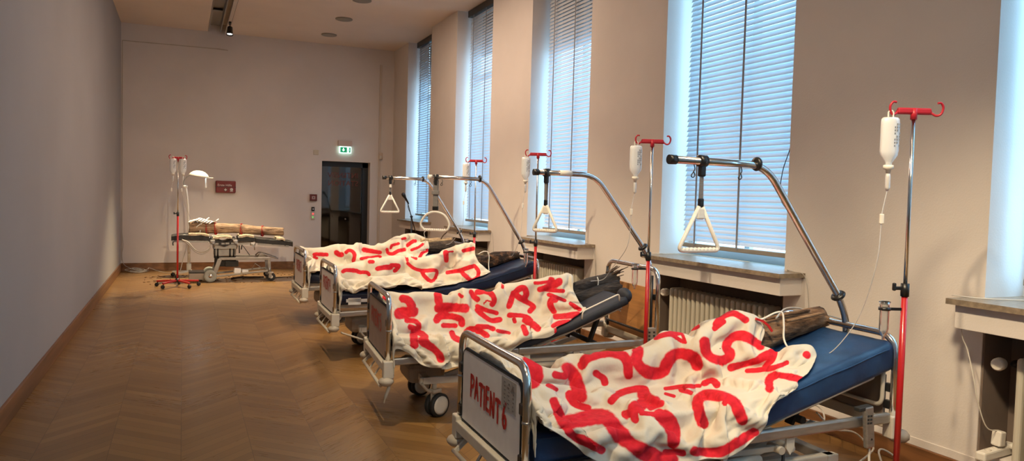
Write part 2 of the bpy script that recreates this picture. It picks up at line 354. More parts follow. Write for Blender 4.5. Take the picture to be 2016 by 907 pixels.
WX = 4.50
SILL = {1: (12.99, 14.45), 2: (10.10, 11.54), 3: (7.08, 8.58), 4: (4.06, 5.81), 5: (.90, 2.79)}
def window(k, a, b, front):
    w = tag(bpy.data.objects.new('window_%d' % k, None), kind='structure'); COL.objects.link(w); w.location = (WX, (a+b)/2, ZS)
    hw = (b-a)/2; T = H-ZS
    f = MB(); fw = 0.06
    f.span((0, -hw, 0), (0.05, hw, fw)); f.span((0, -hw, T-fw), (0.05, hw, T)); f.span((0, -hw, fw), (0.05, -hw+fw, T-fw)); f.span((0, hw-fw, fw), (0.05, hw, T-fw)); f.span((0.002, -0.03, fw), (0.05, 0.03, T-fw)); f.span((0.004, -hw+fw, T*0.68), (0.05, hw-fw, T*0.68+0.06))
    f.build('window_frame', M_winframe, w)
    MB().span((0.02, -hw+fw, fw), (0.026, hw-fw, T-fw)).build('pane', M_pane, w)
    s = MB(); n0, f0 = SILL.get(k, (a-.2, b)); c0 = (a+b)/2; n0 -= c0; f0 -= c0
    s.add(*(lambda P: ([(x, y, z) for z in (-0.032, 0.0) for x, y in P], [tuple(range(len(P)))[::-1], tuple(range(len(P), 2*len(P)))]+[(i, (i+1) % len(P), (i+1) % len(P)+len(P), i+len(P)) for i in range(len(P))]))([(0.0, -hw), (XR-WX, -hw), (XR-WX, n0), (3.91-WX, n0), (3.91-WX, f0), (XR-WX, f0), (XR-WX, hw), (0.0, hw)]))
    s.build('sill', M_sill, w)
    MB().span((3.95-WX, n0+0.03, -0.165), (XR+0.03-WX, f0-0.03, -0.032), 0.003).build('apron', M_wall, w)
    return w
for k, (a, b) in enumerate(WIN, 1): window(k, a, b, True)
# niche lining under each window and added dark panels outside that block light at the far window tops
mb = MB()
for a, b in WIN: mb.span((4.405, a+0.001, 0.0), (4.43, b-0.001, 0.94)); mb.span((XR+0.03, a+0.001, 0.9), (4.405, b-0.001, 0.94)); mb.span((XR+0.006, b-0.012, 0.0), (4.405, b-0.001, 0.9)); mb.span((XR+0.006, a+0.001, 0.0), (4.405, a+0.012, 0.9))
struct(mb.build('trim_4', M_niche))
struct(MB().span((XR+.015, 2.54, 0), (4.40, 2.718, .215), .004).build('trim_8', M_wall))
for k, (i, z) in enumerate(((0, 3.85), (1, 3.95), (2, 3.6)), 5):
    a, b = WIN[i]; struct(MB().span((4.64, a-0.1, z), (4.68, b+0.1, H+0.2)).build('trim_%d' % k, M_lightblock))

def blind(i, label):
    a, b = WIN[i]; T = H-ZS; o = thing('venetian_blind', label, 'blind', (4.37, (a+b)/2, ZS), 0, 'venetian blinds in the tall windows'); hw = (b-a)/2
    lo, hi = -hw+0.012, hw-0.09
    s = MB(); pitch = 0.0465; z = 0.16; tl = math.radians(66); wd = 0.029
    cx, sx = math.cos(tl)*wd, math.sin(tl)*wd
    while z < T-0.12:
        pr = [(-cx, -sx), (-cx*0.35+0.003, -sx*0.35+0.004), (cx*0.35+0.003, sx*0.35+0.004), (cx, sx)]
        vs = [(x, lo, z+q) for x, q in pr]+[(x, hi, z+q) for x, q in pr]
        s.add(vs, [(j, j+1, j+5, j+4) for j in range(3)], True); z += pitch
    s.build('slats', M_slat, o)
    MB().span((-0.028, lo, 0.075), (0.028, hi, 0.115), 0.006).build('bottom_rail', M_blindrail, o)
    MB().span((-0.05, lo-0.02, T-0.11), (0.05, hi+0.03, T-0.005), 0.004).build('head_rail', M_black, o)
    for y in (lo+0.03, (lo+hi)/2-0.02, hi-0.20):
        MB().span((-0.036, y-0.011, 0.1), (-0.033, y+0.011, T-0.11)).build('ladder_tape', M_blindtape, o)
    if i == 3:
        MB().tube(smooth([(-0.05, lo+0.05, 2.6), (-0.06, lo+0.09, 1.2), (-0.07, lo+0.20, 0.75), (-0.06, lo+0.22, 0.55), (-0.06, lo+0.12, 0.45), (-0.045, lo+0.02, 0.46)]), 0.0035, 6).build('pull_cord', M_cabled, o)
    return o
for i, l in enumerate(['grey venetian blind in the farthest window, behind the microphone stand', 'grey venetian blind in the second window from the far wall', 'pale blue venetian blind in the middle window, behind the PATIENT 5 trapeze handle', 'large bright venetian blind in the second nearest window with a looped pull cord', 'bright venetian blind cut by the right edge of the photo']): blind(i, l)

def radiator(i, label):
    a, b = WIN[i]; o = thing('radiator', label, 'radiator', (4.22, (a+b)/2, 0), 0, 'ribbed radiators under the windows'); hw = (b-a)/2
    n = 20; y0 = -hw+0.17; p = (2*hw-0.39)/(n-1)
    for k in range(n):
        y = y0+p*k; s = MB()
        s.box((0, y, 0.47), (0.16, p*0.62, 0.66), None, 0.02, 3); s.build('radiator_rib', M_rad, o)
    MB().cyl((0, y0-0.01, 0.74), (0, y0+p*(n-1)+0.01, 0.74), 0.025).cyl((0, y0-0.01, 0.2), (0, y0+p*(n-1)+0.01, 0.2), 0.025).build('header_pipe', M_rad, o)
    MB().cyl((0, y0+p*2, 0), (0, y0+p*2, 0.2), 0.015).cyl((0, y0+p*(n-3), 0), (0, y0+p*(n-3), 0.2), 0.015).build('foot', M_rad, o)
    ye = y0+p*(n-1)
    MB().tube(fillet([(0, ye, 0.74), (0, ye+0.09, 0.74), (0.10, ye+0.14, 0.74), (0.19, ye+0.14, 0.74)], 0.03), 0.011).build('valve_pipe', M_black, o)
    v = MB(); v.lathe([(0.02, -0.045), (0.031, -0.04), (0.036, -0.02), (0.036, 0.02), (0.03, 0.034), (0.026, 0.036)], (-0.045, ye+0.13, 0.74), (-0.85, -0.25, 0)); v.build('thermostat_head', M_white, o)
    return o
for i, l in enumerate(['ribbed cream radiator under the farthest window', 'ribbed cream radiator under the second window from the far wall', 'ribbed cream radiator under the middle window, behind the fourth patient bed', 'ribbed cream radiator under the second nearest window, behind the nearest bed', 'ribbed cream radiator with white thermostat at the right edge of the photo']): radiator(i, l)

# ------------------------------------------------------------------ door, signs and small fittings on the far wall
d = tag(bpy.data.objects.new('door_1', None), kind='structure'); COL.objects.link(d); d.location = ((DX0+DX1)/2, D+0.2, 0)
w2 = (DX1-DX0)/2
f = MB(); f.span((-w2, 0, 0), (-w2+0.035, 0.07, DZ)); f.span((w2-0.12, 0, 0), (w2, 0.07, DZ)); f.span((-w2, 0, DZ-0.11), (w2, 0.07, DZ)); f.span((-w2, 0, 0), (w2, 0.07, 0.06)); f.build('door_frame', M_doorframe, d)
MB().span((-w2+0.035, 0.03, 0.06), (w2-0.12, 0.04, DZ-0.11)).build('glass_panel', M_doorglass, d)
M_doortext = mat('door_lettering_red', (0.17, 0.04, 0.035), 0.6)
for body, z in (('INTENSIV', DZ-0.29), ('STATION', DZ-0.46)):
    text_mesh(body, 0.155, M_doortext, 'door_lettering', d, Matrix.Translation((-0.02, 0.022, z)) @ Matrix.Rotation(PI/2, 4, 'X'), mirror=True)
MB().cyl((0.03, 0.025, 1.03), (0.03, -0.01, 1.03), 0.012).ball((0.03, -0.02, 1.03), 0.02).build('door_knob', M_chrome, d)

o = thing('exit_sign', 'lit green emergency exit sign on the far wall above the glass door', 'exit sign', (3.112, D, 2.47))
MB().span((-0.14, -0.07, 0.10), (0.15, 0, 0.215), 0.004).build('housing', mat('sign_housing', (0.62, 0.5, 0.44), 0.5), o)
MB().span((-0.115, -0.05, -0.045), (0.135, -0.04, 0.095), 0.002).build('light_panel', mat('sign_glow', (0.75, 0.95, 0.88), 0.4, emit=(0.62, 1.0, 0.90), estr=2.2), o)
M_gr = mat('sign_green', (0.0, 0.30, 0.12), 0.5, emit=(0.0, 0.33, 0.14), estr=0.6)
MB().span((-0.095, -0.055, -0.03), (0.045, -0.051, 0.08)).span((0.095, -0.055, -0.03), (0.118, -0.051, 0.08)).build('green_field', M_gr, o)
M_wg = mat('sign_white', (0.9, 1, 0.95), 0.5, emit=(0.8, 1, 0.94), estr=1.6)
MB().prism([(-0.009, 0.035), (-0.009, 0.0), (-0.032, 0.0), (0, -0.035), (0.032, 0.0), (0.009, 0.0), (0.009, 0.035)], (-0.03, -0.056, 0.028), (1, 0, 0), (0, 0, 1), 0.002).build('arrow_mark', M_wg, o)
g = MB(); X, Z = (1, 0, 0), (0, 0, 1)
g.ball((0.088, -0.055, 0.064), 0.008, (1, 0.3, 1)); g.stroke([(0.085, 0.05), (0.075, 0.02), (0.06, 0.0), (0.055, -0.02)], 0.011, (0, -0.056, 0), X, Z); g.stroke([(0.075, 0.02), (0.09, 0.0), (0.088, -0.026)], 0.011, (0, -0.056, 0), X, Z); g.stroke([(0.06, 0.035), (0.085, 0.045), (0.10, 0.03)], 0.009, (0, -0.056, 0), X, Z)
g.build('running_figure_mark', M_gr, o)

o = thing('first_aid_box', 'red first aid box mounted on the far wall', 'first aid box', (0.777, D, 1.65))
M_fa = mat('first_aid_red', (0.20, 0.010, 0.012), 0.4)
MB().box((0, -0.06, 0), (0.37, 0.12, 0.235), None, 0.02, 3).build('case', M_fa, o)
MB().span((-0.186, -0.124, -0.006), (0.186, -0.05, 0.002)).build('lid_seam', M_rubber, o)
M_wt = mat('white_print', (0.72, 0.66, 0.62), 0.6)
text_mesh('Erste Hilfe', 0.062, M_wt, 'lettering', o, Matrix.Translation((-0.02, -0.1215, 0.03)) @ Matrix.Rotation(PI/2, 4, 'X'))
MB().lathe([(0.036, 0), (0.036, 0.001)], (-0.005, -0.12, -0.058), (0, -1, 0)).build('emblem_disc', mat('emblem_dark', (0.1, 0.02, 0.02), 0.5), o)
MB().span((-0.030, -0.123, -0.066), (0.020, -0.121, -0.050)).span((-0.013, -0.1232, -0.083), (0.003, -0.1212, -0.033)).build('cross_mark', M_wt, o)
g = MB(); g.lathe([(0.020, 0), (0.030, 0.0), (0.030, 0.001), (0.020, 0.001)], (0.105, -0.121, -0.052), (0, -1, 0)); g.lathe([(0.010, 0), (0.010, 0.001)], (0.105, -0.121, -0.052), (0, -1, 0)); g.span((0.075, -0.1225, -0.094), (0.135, -0.1212, -0.086)); g.build('seal_mark', M_wt, o)

o = thing('fire_alarm', 'small dark red fire alarm call point left of the door', 'alarm button', (2.482, D, 1.478))
MB().box((0, -0.03, 0), (0.145, 0.06, 0.135), None, 0.008).build('case', mat('alarm_red', (0.13, 0.012, 0.012), 0.4), o)
MB().span((-0.035, -0.063, -0.035), (0.035, -0.06, 0.03)).build('break_glass', mat('alarm_face', (0.45, 0.30, 0.28), 0.5), o)
MB().lathe([(0.012, 0), (0.012, 0.003)], (0, -0.062, -0.002), (0, -1, 0)).build('push_button', M_black, o)
o = thing('key_switch', 'small black key switch under the fire alarm button', 'switch', (2.48, D, 1.24))
MB().box((0, -0.015, 0), (0.065, 0.03, 0.085), None, 0.006).build('case', M_black, o); MB().cyl((0, -0.03, 0), (0, -0.04, 0), 0.014).build('lock_cylinder', M_chrome, o)
o = thing('door_release', 'white switch plate with red and green lamps left of the door', 'switch', (2.48, D, 1.10))
MB().box((0, -0.012, 0), (0.08, 0.024, 0.16), None, 0.006).build('plate', M_offwhite, o)
MB().cyl((0, -0.024, 0.04), (0, -0.034, 0.04), 0.018).build('red_lamp', mat('lamp_red', (0.6, 0.03, 0.03), 0.4, emit=(1, 0.1, 0.1), estr=1.2), o)
MB().cyl((-0.004, -0.024, -0.03), (-0.004, -0.034, -0.03), 0.015).build('green_lamp', mat('lamp_green', (0.1, 0.4, 0.1), 0.4, emit=(0.25, 0.9, 0.2), estr=0.8), o)
o = thing('motion_sensor', 'small beige motion sensor on the far wall right of the door', 'sensor', (3.875, D-0.03, 2.40))
s = MB(); s.box((0, -0.03, 0), (0.085, 0.06, 0.15), None, 0.02, 3); s.build('case', mat('sensor_beige', (0.55, 0.44, 0.34), 0.5), o); MB().ball((0, -0.058, -0.02), 0.03, (1, 0.5, 1)).build('lens', M_offwhite, o)
tag(MB().box((2.526, D-0.012, 2.415), (0.105, 0.024, 0.10), None, 0.006).build('junction_box', mat('junction_cream', (0.60, 0.53, 0.40), 0.6)), 'small square cream cover plate on the wall left of the exit sign', 'cover plate')

# ------------------------------------------------------------------ ceiling fittings
for k, (y, l) in enumerate(((14.85, 'round recessed ceiling downlight nearest the far wall'), (13.38, 'middle one of the three round recessed ceiling downlights'), (11.94, 'round recessed ceiling downlight cut by the top edge of the photo'))):
    o = thing('ceiling_downlight', l, 'ceiling light', (2.59, y, H), 0, 'recessed downlights in the ceiling')
    MB().lathe([(0.105, 0.0), (0.15, 0.0), (0.15, -0.014), (0.135, -0.02), (0.105, -0.016)], (0, 0, 0)).build('trim_ring', mat('downlight_ring', (0.30, 0.27, 0.22), 0.4, 0.4), o)
    MB().lathe([(0.0, -0.006), (0.105, -0.008)], (0, 0, 0)).build('lens', mat('downlight_lens', (0.42, 0.40, 0.33), 0.3), o)
o = thing('lighting_channel', 'grey metal lighting channel recessed along the ceiling', 'lighting channel', (0.6, 3, H))
mb = MB()
for k in range(9): mb.span((-0.15, -11.9+k*2.75, 0.13), (0.05, -9.2+k*2.75, 0.145), 0.004)
mb.span((-0.165, -11.9, -0.004), (-0.15, 12.78, 0.145)); mb.span((0.05, -11.9, 0.0), (0.065, 12.78, 0.145)); mb.build('channel', mat('channel_grey', (0.34, 0.32, 0.30), 0.55), o)
mb = MB()
for k in range(9): mb.box((-0.05, -10.6+k*2.75, 0.115), (0.17, 0.35, 0.02), Matrix.Rotation(0.25, 3, 'X'), 0.004)
mb.build('louvre', mat('louvre_white', (0.50, 0.48, 0.45), 0.6), o)
o = thing('spotlight_track', 'pale power track running along the ceiling channel', 'track', (0.765, 3, H))
MB().span((-0.03, -11.9, -0.035), (0.03, 12.75, 0.01), 0.003).build('rail', mat('track_cream', (0.62, 0.55, 0.48), 0.45), o)
MB().span((0.028, -11.9, -0.032), (0.034, 12.75, -0.008)).build('conductor_slot', M_rubber, o)
def track_spot(y, aim, label, lit=False):
    o = thing('track_spotlight', label, 'spotlight', (0.765, y, H-0.035), 0, 'spotlights on the ceiling track')
    MB().span((-0.02, -0.08, -0.03), (0.02, 0.08, 0.0), 0.004).build('adapter', M_black, o)
    MB().cyl((0, 0, -0.03), (0, 0, -0.16), 0.011).build('stem', M_steel, o)
    a = Vector(aim)-Vector((0.765, y, H-0.2)); a.normalize(); c = Vector((0, 0, -0.17))
    MB().lathe([(0.03, -0.10), (0.045, -0.09), (0.055, 0.03), (0.062, 0.06), (0.055, 0.06), (0.05, 0.03), (0.0, 0.028)], c, a).build('lamp_head', M_black, o)
    MB().lathe([(0.0, 0.032), (0.049, 0.032)], c, a).build('lamp_face', mat('lamp_face_lit', (1, 0.95, 0.85), 0.4, emit=(1.0, 0.90, 0.72), estr=30), o)
    return Vector((0.765, y, H-0.205))+a*0.08, a

# ------------------------------------------------------------------ beds
HW = 0.43
# number, foot centre y, head yaw, mattress (u, top) line, thickness, headboard top, panel material, headboard material
BEDS = {
 6: dict(x=1.33, y=3.19, rz=-0.030, top=[(0.04, .615), (1.08, .635), (1.25, .665), (2.075, .895)], th=.152, head=.93, panel=M_panelw, hp=M_panelg, mm=M_mat_blue),
 5: dict(x=1.33, y=5.38, rz=-0.075, top=[(0.04, .60), (0.85, .53), (1.0, .55), (1.35, .66), (1.83, .855)], th=.06, head=1.065, panel=M_panel_shade, hp=M_panelo, mm=M_mat_dark),
 4: dict(x=1.33, y=7.46, rz=-0.018, top=[(0.04, .655), (0.9, .66), (1.2, .70), (1.55, .775), (2.06, .925)], th=.125, head=.95, panel=M_panelw, hp=M_panelg, mm=M_mat_navy),
 3: dict(x=1.33, y=9.42, rz=0.0, top=[(0.04, .63), (0.9, .63), (1.2, .68), (2.06, .90)], th=.125, head=.95, panel=M_panelw, hp=M_panelg, mm=M_mat_navy)}
def topz(n, u):
    T = BEDS[n]['top']; return float(np.interp(u, [t[0] for t in T], [t[1] for t in T]))
def w(n, u, v, z):   # bed coordinates -> room
    b = BEDS[n]; c, s = math.cos(b['rz']), math.sin(b['rz'])
    return Vector((b['x']+u*c-v*s, b['y']+u*s+v*c, z))
GLY = {'P': [[(0, 0), (.02, .5), (.0, 1)], [(0, .97), (.35, .95), (.5, .75), (.35, .52), (.03, .45)]],
 'A': [[(0, 0), (.12, .4), (.27, 1)], [(.27, 1), (.40, .5), (.55, .02)], [(.10, .36), (.45, .38)]],
 'T': [[(.27, 0), (.28, .5), (.27, .97)], [(-.04, .93), (.3, .97), (.62, .93)]],
 'I': [[(.03, 0), (.0, .5), (.03, 1)]],
 'E': [[(.02, 0), (0, .5), (.02, 1)], [(.02, .98), (.4, 1.0)], [(.02, .52), (.34, .54)], [(.02, .02), (.42, .0)]],
 'N': [[(0, 0), (.02, 1)], [(.02, 1), (.25, .5), (.48, 0)], [(.48, 0), (.52, .5), (.5, 1.04)]],
 '6': [[(.42, 1.05), (.2, .8), (.06, .45), (.05, .2), (.2, .0), (.42, .08), (.46, .32), (.3, .46), (.1, .36)]],
 '5': [[(.5, 1), (.08, 1), (.05, .58), (.3, .62), (.48, .4), (.42, .1), (.15, -.02), (0, .08)]],
 '4': [[(.15, 1), (.05, .45), (.5, .5)], [(.45, .95), (.42, .4), (.4, -.05)]],
 '3': [[(.02, .95), (.35, 1), (.45, .8), (.2, .55), (.45, .4), (.42, .1), (.1, 0), (0, .1)]]}
ADV = {'P': .66, 'A': .74, 'T': .78, 'I': .30, 'E': .64, 'N': .80}
def lettering(n, parent, u, y0, y1, z0, hgt, wd, drop=0.0):
    g = MB(); word = 'PATIENT'; tot = sum(ADV[c] for c in word)+0.75; sc = (y0-y1)/tot; x = 0
    for i, c in enumerate(word+'~'+str(n)):
        if c == '~': x += 0.18; continue
        for st in GLY[c]:
            # letters run from the far side towards the near side when read from the foot of the bed
            P = smooth([((x+a)*sc, z0+b*hgt-drop*(x/tot)+0.006*math.sin(i*1.9), 0) for a, b in st], 4)
            g.stroke(P, wd, (u, y0, 0), (0, -1, 0), (0, 0, 1), 0.001)
        x += ADV.get(c, .6)
    return g.build('painted_lettering', M_paint, parent)

def u_tube(hw, z0, z1, r=0.10, u=0.0): return fillet([(u, -hw, z0), (u, -hw, z1), (u, hw, z1), (u, hw, z0)], r, 8)
def caster(mb_parts, o, u, v, ang, name='caster'):
    c = MB(); c.cyl((u, v, .185), (u, v, .27), 0.02); dx, dy = math.cos(ang), math.sin(ang)
    c.box((u, v, .19), (.07, .07, .03), Matrix.Rotation(ang, 3, 'Z'), .01)
    c.box((u+dx*.02, v+dy*.02, .15), (.10, .016, .10), Matrix.Rotation(ang, 3, 'Z'), .006)
    c.tube(smooth([(u+dx*.02, v+dy*.02, .18), (u-dx*.06, v-dy*.06, .20), (u-dx*.12, v-dy*.12, .26)], 4), 0.011, 8)
    k = c.build(name, M_creamd, o)
    for s in (-1, 1):
        px, py = u+dx*.03-dy*s*.028, v+dy*.03+dx*s*.028; ax = (-dy*s, dx*s, 0)
        MB().lathe([(0.0, -.016), (.06, -.016), (.08, -.018), (.086, -.010), (.086, .010), (.08, .017), (.066, .017)], (px, py, .086), ax, 24).build('tyre', M_rubber, k)
        MB().lathe([(.067, .010), (.067, .019), (.05, .023), (.0, .024)], (px, py, .086), ax, 24).build('wheel_disc', M_cream, k)
    return k

def bed(n, label, polev):
    B = BEDS[n]; o = thing('hospital_bed', label, 'bed', (B['x'], B['y'], 0), B['rz'], 'patient beds in a row')
    # foot end
    MB().tube(u_tube(HW, .405, .895), .0185, 14, caps=True).build('foot_rail', M_chrome, o)
    pl = [(-.385, .445), (.385, .445), (.385, .775), (.375, .80), (.35, .815), (-.35, .815), (-.375, .80), (-.385, .775)]
    p = MB().prism([(-a, b) for a, b in pl], (-.008, 0, 0), (0, -1, 0), (0, 0, 1), -.016).build('foot_panel', B['panel'], o)
    e = MB(); e.tube([(0, a, b) for a, b in pl], .010, 6, closed=True); e.build('panel_edging', M_rubber, p)
    lettering(n, p, -.0095, *{6: (.25, -.235, .60, .105, .021, .03), 5: (.26, -.18, .62, .115, .017, .01), 4: (.25, -.19, .63, .12, .017, .0), 3: (.22, -.21, .62, .125, .017, .0)}[n])
    if n == 6:
        s = MB().span((-.0105, -.335, .66), (-.009, -.165, .80)).build('sticker', M_labelgrey, p)
        q = MB()
        for k in range(7):
            for j in range(3): q.span((-.0112, -.315+j*.05+.004*(k % 2), .672+k*.0175), (-.0105, -.315+j*.05+.018+.011*((k*j) % 2), .679+k*.0175))
        q.prism([(-.02, 0), (.02, 0), (.0, .035)], (-.0112, -.30, .755), (0, -1, 0), (0, 0, 1), .0004); q.build('sticker_print', mat('sticker_ink', (0.20, 0.18, 0.175), .6), s)
    for v in (-.405, .405):
        for z in (.49, .71): MB().box((-.004, v, z), (.03, .045, .05), None, .006).build('panel_clip', M_black, o)
    for v in (-HW, HW): MB().cyl((0, v, .655), (0, v, .665), .0205).build('tube_collar', M_chromed, o)
    c = MB(); c.bar((-.012, -HW-.01, .405), (-.012, HW+.01, .405), .05, .055, .006); c.build('foot_crossbar', M_cream, o)
    for v in (-HW, HW):
        MB().box((0, v, .395), (.075, .07, .12), None, .008).build('corner_block', M_cream, o)
        MB().lathe([(0.0, -.03), (.035, -.028), (.05, -.012), (.055, .0), (.045, .016), (.02, .03), (.0, .03)], (-.015, v*1.03, .315), (0, 0, 1)).build('corner_bumper', M_creamd, o)
    MB().tube([(-.045, -HW+.03, .275), (-.045, HW-.03, .275)], .012, 10).bar((-.045, -HW+.06, .28), (.02, -HW+.06, .34), .02, .02).bar((-.045, HW-.06, .28), (.02, HW-.06, .34), .02, .02).bar((-.045, .1, .28), (.02, .1, .38), .02, .008).bar((-.045, -.12, .28), (.02, -.12, .38), .02, .008).build('lower_foot_bar', M_cream, o)
    if n == 5: MB().tube(smooth([(.01, -HW-.01, .32), (.0, -HW-.02, .26), (-.02, -HW-.03, .21), (-.03, -HW-.035, .17)], 4), [.012]*9+[.006]*4, 8).build('brake_lever', M_creamd, o)
    if n == 4: MB().tube(smooth([(.06, -HW+.02, .27), (.12, -HW-.01, .25), (.26, -HW-.03, .20)], 4), .010, 8).build('brake_lever', M_creamd, o)
    # side rails and undercarriage
    for v in (-HW, HW):
        MB().bar((.03, v, .445), (.95, v, .478), .032, .05, .008).bar((.95, v, .478), (2.07, v, .50), .034, .055, .01).build('side_rail', M_alu, o)
        for u in (.62, 1.02, 1.42):
            r = MB().prism([(-.025, 0), (.025, 0), (.025, -.05), (.0, -.085), (-.025, -.05)], (u, v+.012, .455), (1, 0, 0), (0, 0, 1), .012)
            if u == 1.02: r.cyl((1.02, v-.012, .40), (1.02, v+.03, .40), .013)
            r.build('rail_bracket', M_cream, o)
    f = MB()
    for v in (-.30, .30): f.bar((.25, v, .27), (1.85, v, .27), .05, .05, .006)
    for u in (.30, 1.80): f.bar((u, -.33, .27), (u, .33, .27), .06, .05, .006)
    f.build('undercarriage', M_cream, o)
    f = MB()
    for v in (-.24, .24):
        f.bar((.45, v, .28), (1.0, v, .44), .035, .035); f.bar((1.2, v, .28), (1.75, v, .44), .035, .035)
    f.cyl((.72, -.36, .37), (.72, .36, .37), .018).cyl((1.5, -.36, .37), (1.5, .36, .37), .018); f.build('lifting_arm', M_cream, o)
    MB().span((1.15, -.28, .12), (1.65, .22, .30), .03).build('motor_cover', M_greybox, o)
    MB().span((.20, -.17, .21), (.48, .20, .36), .04).build('axle_cover', M_greybox, o)
    MB().bar((.68, -.39, .40), (1.35, -.39, .40), .03, .03, .005).cyl((.95, -.41, .36), (1.25, -.41, .36), .022).cyl((1.36, -.44, .40), (1.36, -.35, .40), .02).build('actuator', M_creamd, o)
    MB().tube(smooth([(1.4, -.40, .40), (1.38, -.42, .32), (1.30, -.42, .25), (1.25, -.41, .20)], 5), .008, 8).build('actuator_cable', M_cabled, o)
    for u, v, a in ((.36, -.30, .5), (.36, .30, .3), (1.78, -.30, .2), (1.78, .30, .4)): caster(None, o, u, v, a)
    # mattress platform
    T = B['top']; pf = MB(); th = B['th']
    for v in (-.33, .33):
        pts = [(u, v, z-th-.022) for u, z in T]
        for a, b_ in zip(pts[:-1], pts[1:]): pf.bar(a, b_, .03, .035)
    for u in np.linspace(.1, T[-1][0]-.03, 16): pf.bar((u, -.34, topz(n, u)-th-.015), (u, .34, topz(n, u)-th-.015), .05, .012)
    hu, hz = T[-1]; hz -= th+.02; sl = (T[-1][1]-T[-2][1])/(T[-1][0]-T[-2][0])
    pf.build('mattress_platform', M_cream, o)
    q = MB()
    for s in (-1, 1): q.tube(fillet([(1.12, s*.37, topz(n, 1.12)-th-.03), (hu-.06, s*.37, hz-.016), (hu-.04, s*.33, hz-.01), (hu-.04, 0, hz)], .06), .015, 8)
    q.build('backrest_frame', M_cream, o)
    q = MB(); q.bar((1.62, -.2, .44), (1.72, -.2, topz(n, 1.72)-th-.03), .05, .02).bar((1.62, .2, .44), (1.72, .2, topz(n, 1.72)-th-.03), .05, .02).cyl((1.66, -.26, .47), (1.66, .26, .47), .02); q.build('backrest_strut', M_rubber, o)
    # head end
    hb = B['head']; U0 = 2.10
    MB().tube(u_tube(HW, .42, hb, .12, U0), .019, 14).build('head_rail', M_chrome, o)
    ph = (.46 if n != 5 else .42, hb-(.22 if n != 5 else .16))
    pp = [(-.37, ph[0]), (.37, ph[0]), (.37, ph[1]), (-.37, ph[1])]
    MB().prism([(-a, b_) for a, b_ in pp], (U0-.005, 0, 0), (0, -1, 0), (0, 0, 1), -.018).build('head_panel', B['hp'], o)
    MB().tube(fillet([(U0-.03, -.385, hb-.05), (U0-.03, -.385, .55), (U0-.03, .385, .55), (U0-.03, .385, hb-.05)], .05), .011, 8).build('inner_head_frame', M_cream if n != 5 else M_black, o)
    for v in (-.40, .40):
        for z in (ph[0]+.10, ph[1]-.06): MB().box((U0-.004, v, z), (.03, .04, .045), None, .006).build('panel_clip', M_black, o)
    MB().bar((U0+.01, -HW, .46), (U0+.01, HW, .46), .05, .06, .006).build('head_crossbar', M_creamd, o)
    for v in (-HW, HW):
        MB().box((U0, v, .45), (.07, .065, .12), None, .008).build('corner_block', M_cream, o)
        MB().lathe([(0.0, -.03), (.04, -.026), (.055, -.01), (.055, .012), (.04, .03), (.0, .032)], (U0+.03, v*1.03, .40), (0, 0, 1)).build('corner_bumper', M_greybox, o)
    # lifting pole
    v0 = polev; a0 = Vector((2.105, v0, .60)); x1, x2, zt = POLE[n]
    pts = fillet([a0, (2.11, v0, hb+.02), (2.05, v0, hb+.15), (x2, v0, zt-.005), (x1, v0, zt)], .12, 8)
    lp = MB().tube(pts, .0195, 14).build('lifting_pole', M_chrome, o)
    MB().cyl((x1-.012, v0, zt), (x1+.03, v0, zt), .024).build('end_cap', M_black if n != 4 else M_white, lp)
    if n != 5:
        MB().lathe([(.0195, -.012), (.034, -.010), (.038, 0), (.034, .010), (.0195, .012)], (x2-.06, v0, zt-.001), (1, 0, 0)).build('stop_ring', M_black, lp)
        for hx in (x1+.14, x2-.16):
            MB().tube(smooth([(hx, v0, zt-.02), (hx+.005, v0, zt-.045), (hx-.015, v0, zt-.075), (hx-.005, v0, zt-.085), (hx+.006, v0, zt-.075), (hx-.002, v0, zt-.05)], 5), .0028, 6).build('wire_hook', M_cabled, lp)
    else:
        MB().cyl((x1+.20, v0, zt), (x1+.30, v0, zt), .0215).build('white_sleeve', M_white, lp)
    p1 = Vector((2.05, v0, hb+.15)); p2 = Vector((x2, v0, zt-.005)); dd = (p2-p1).normalized()
    MB().lathe([(.0195, -.012), (.036, -.010), (.042, 0), (.036, .010), (.0195, .012)], p1+dd*.02, dd).build('lower_ring', M_black, lp)
    return o
#           arm end u, bend u, height
POLE = {6: (.896, 1.49, 1.808), 5: (1.10, 1.60, 1.79), 4: (.985, 1.60, 1.783), 3: (1.00, 1.58, 1.803)}
POLEV = {6: -.09, 5: -.28, 4: -.11, 3: -.12}
BED = {n: bed(n, l, POLEV[n]) for n, l in ((6, 'nearest hospital bed, its white foot panel painted PATIENT 6'), (5, 'second nearest hospital bed, its foot panel coloured as shaded, painted PATIENT 5'), (4, 'third hospital bed, its foot panel painted PATIENT 4, red stroked'), (3, 'farthest hospital bed, its foot panel painted PATIENT 3'))}

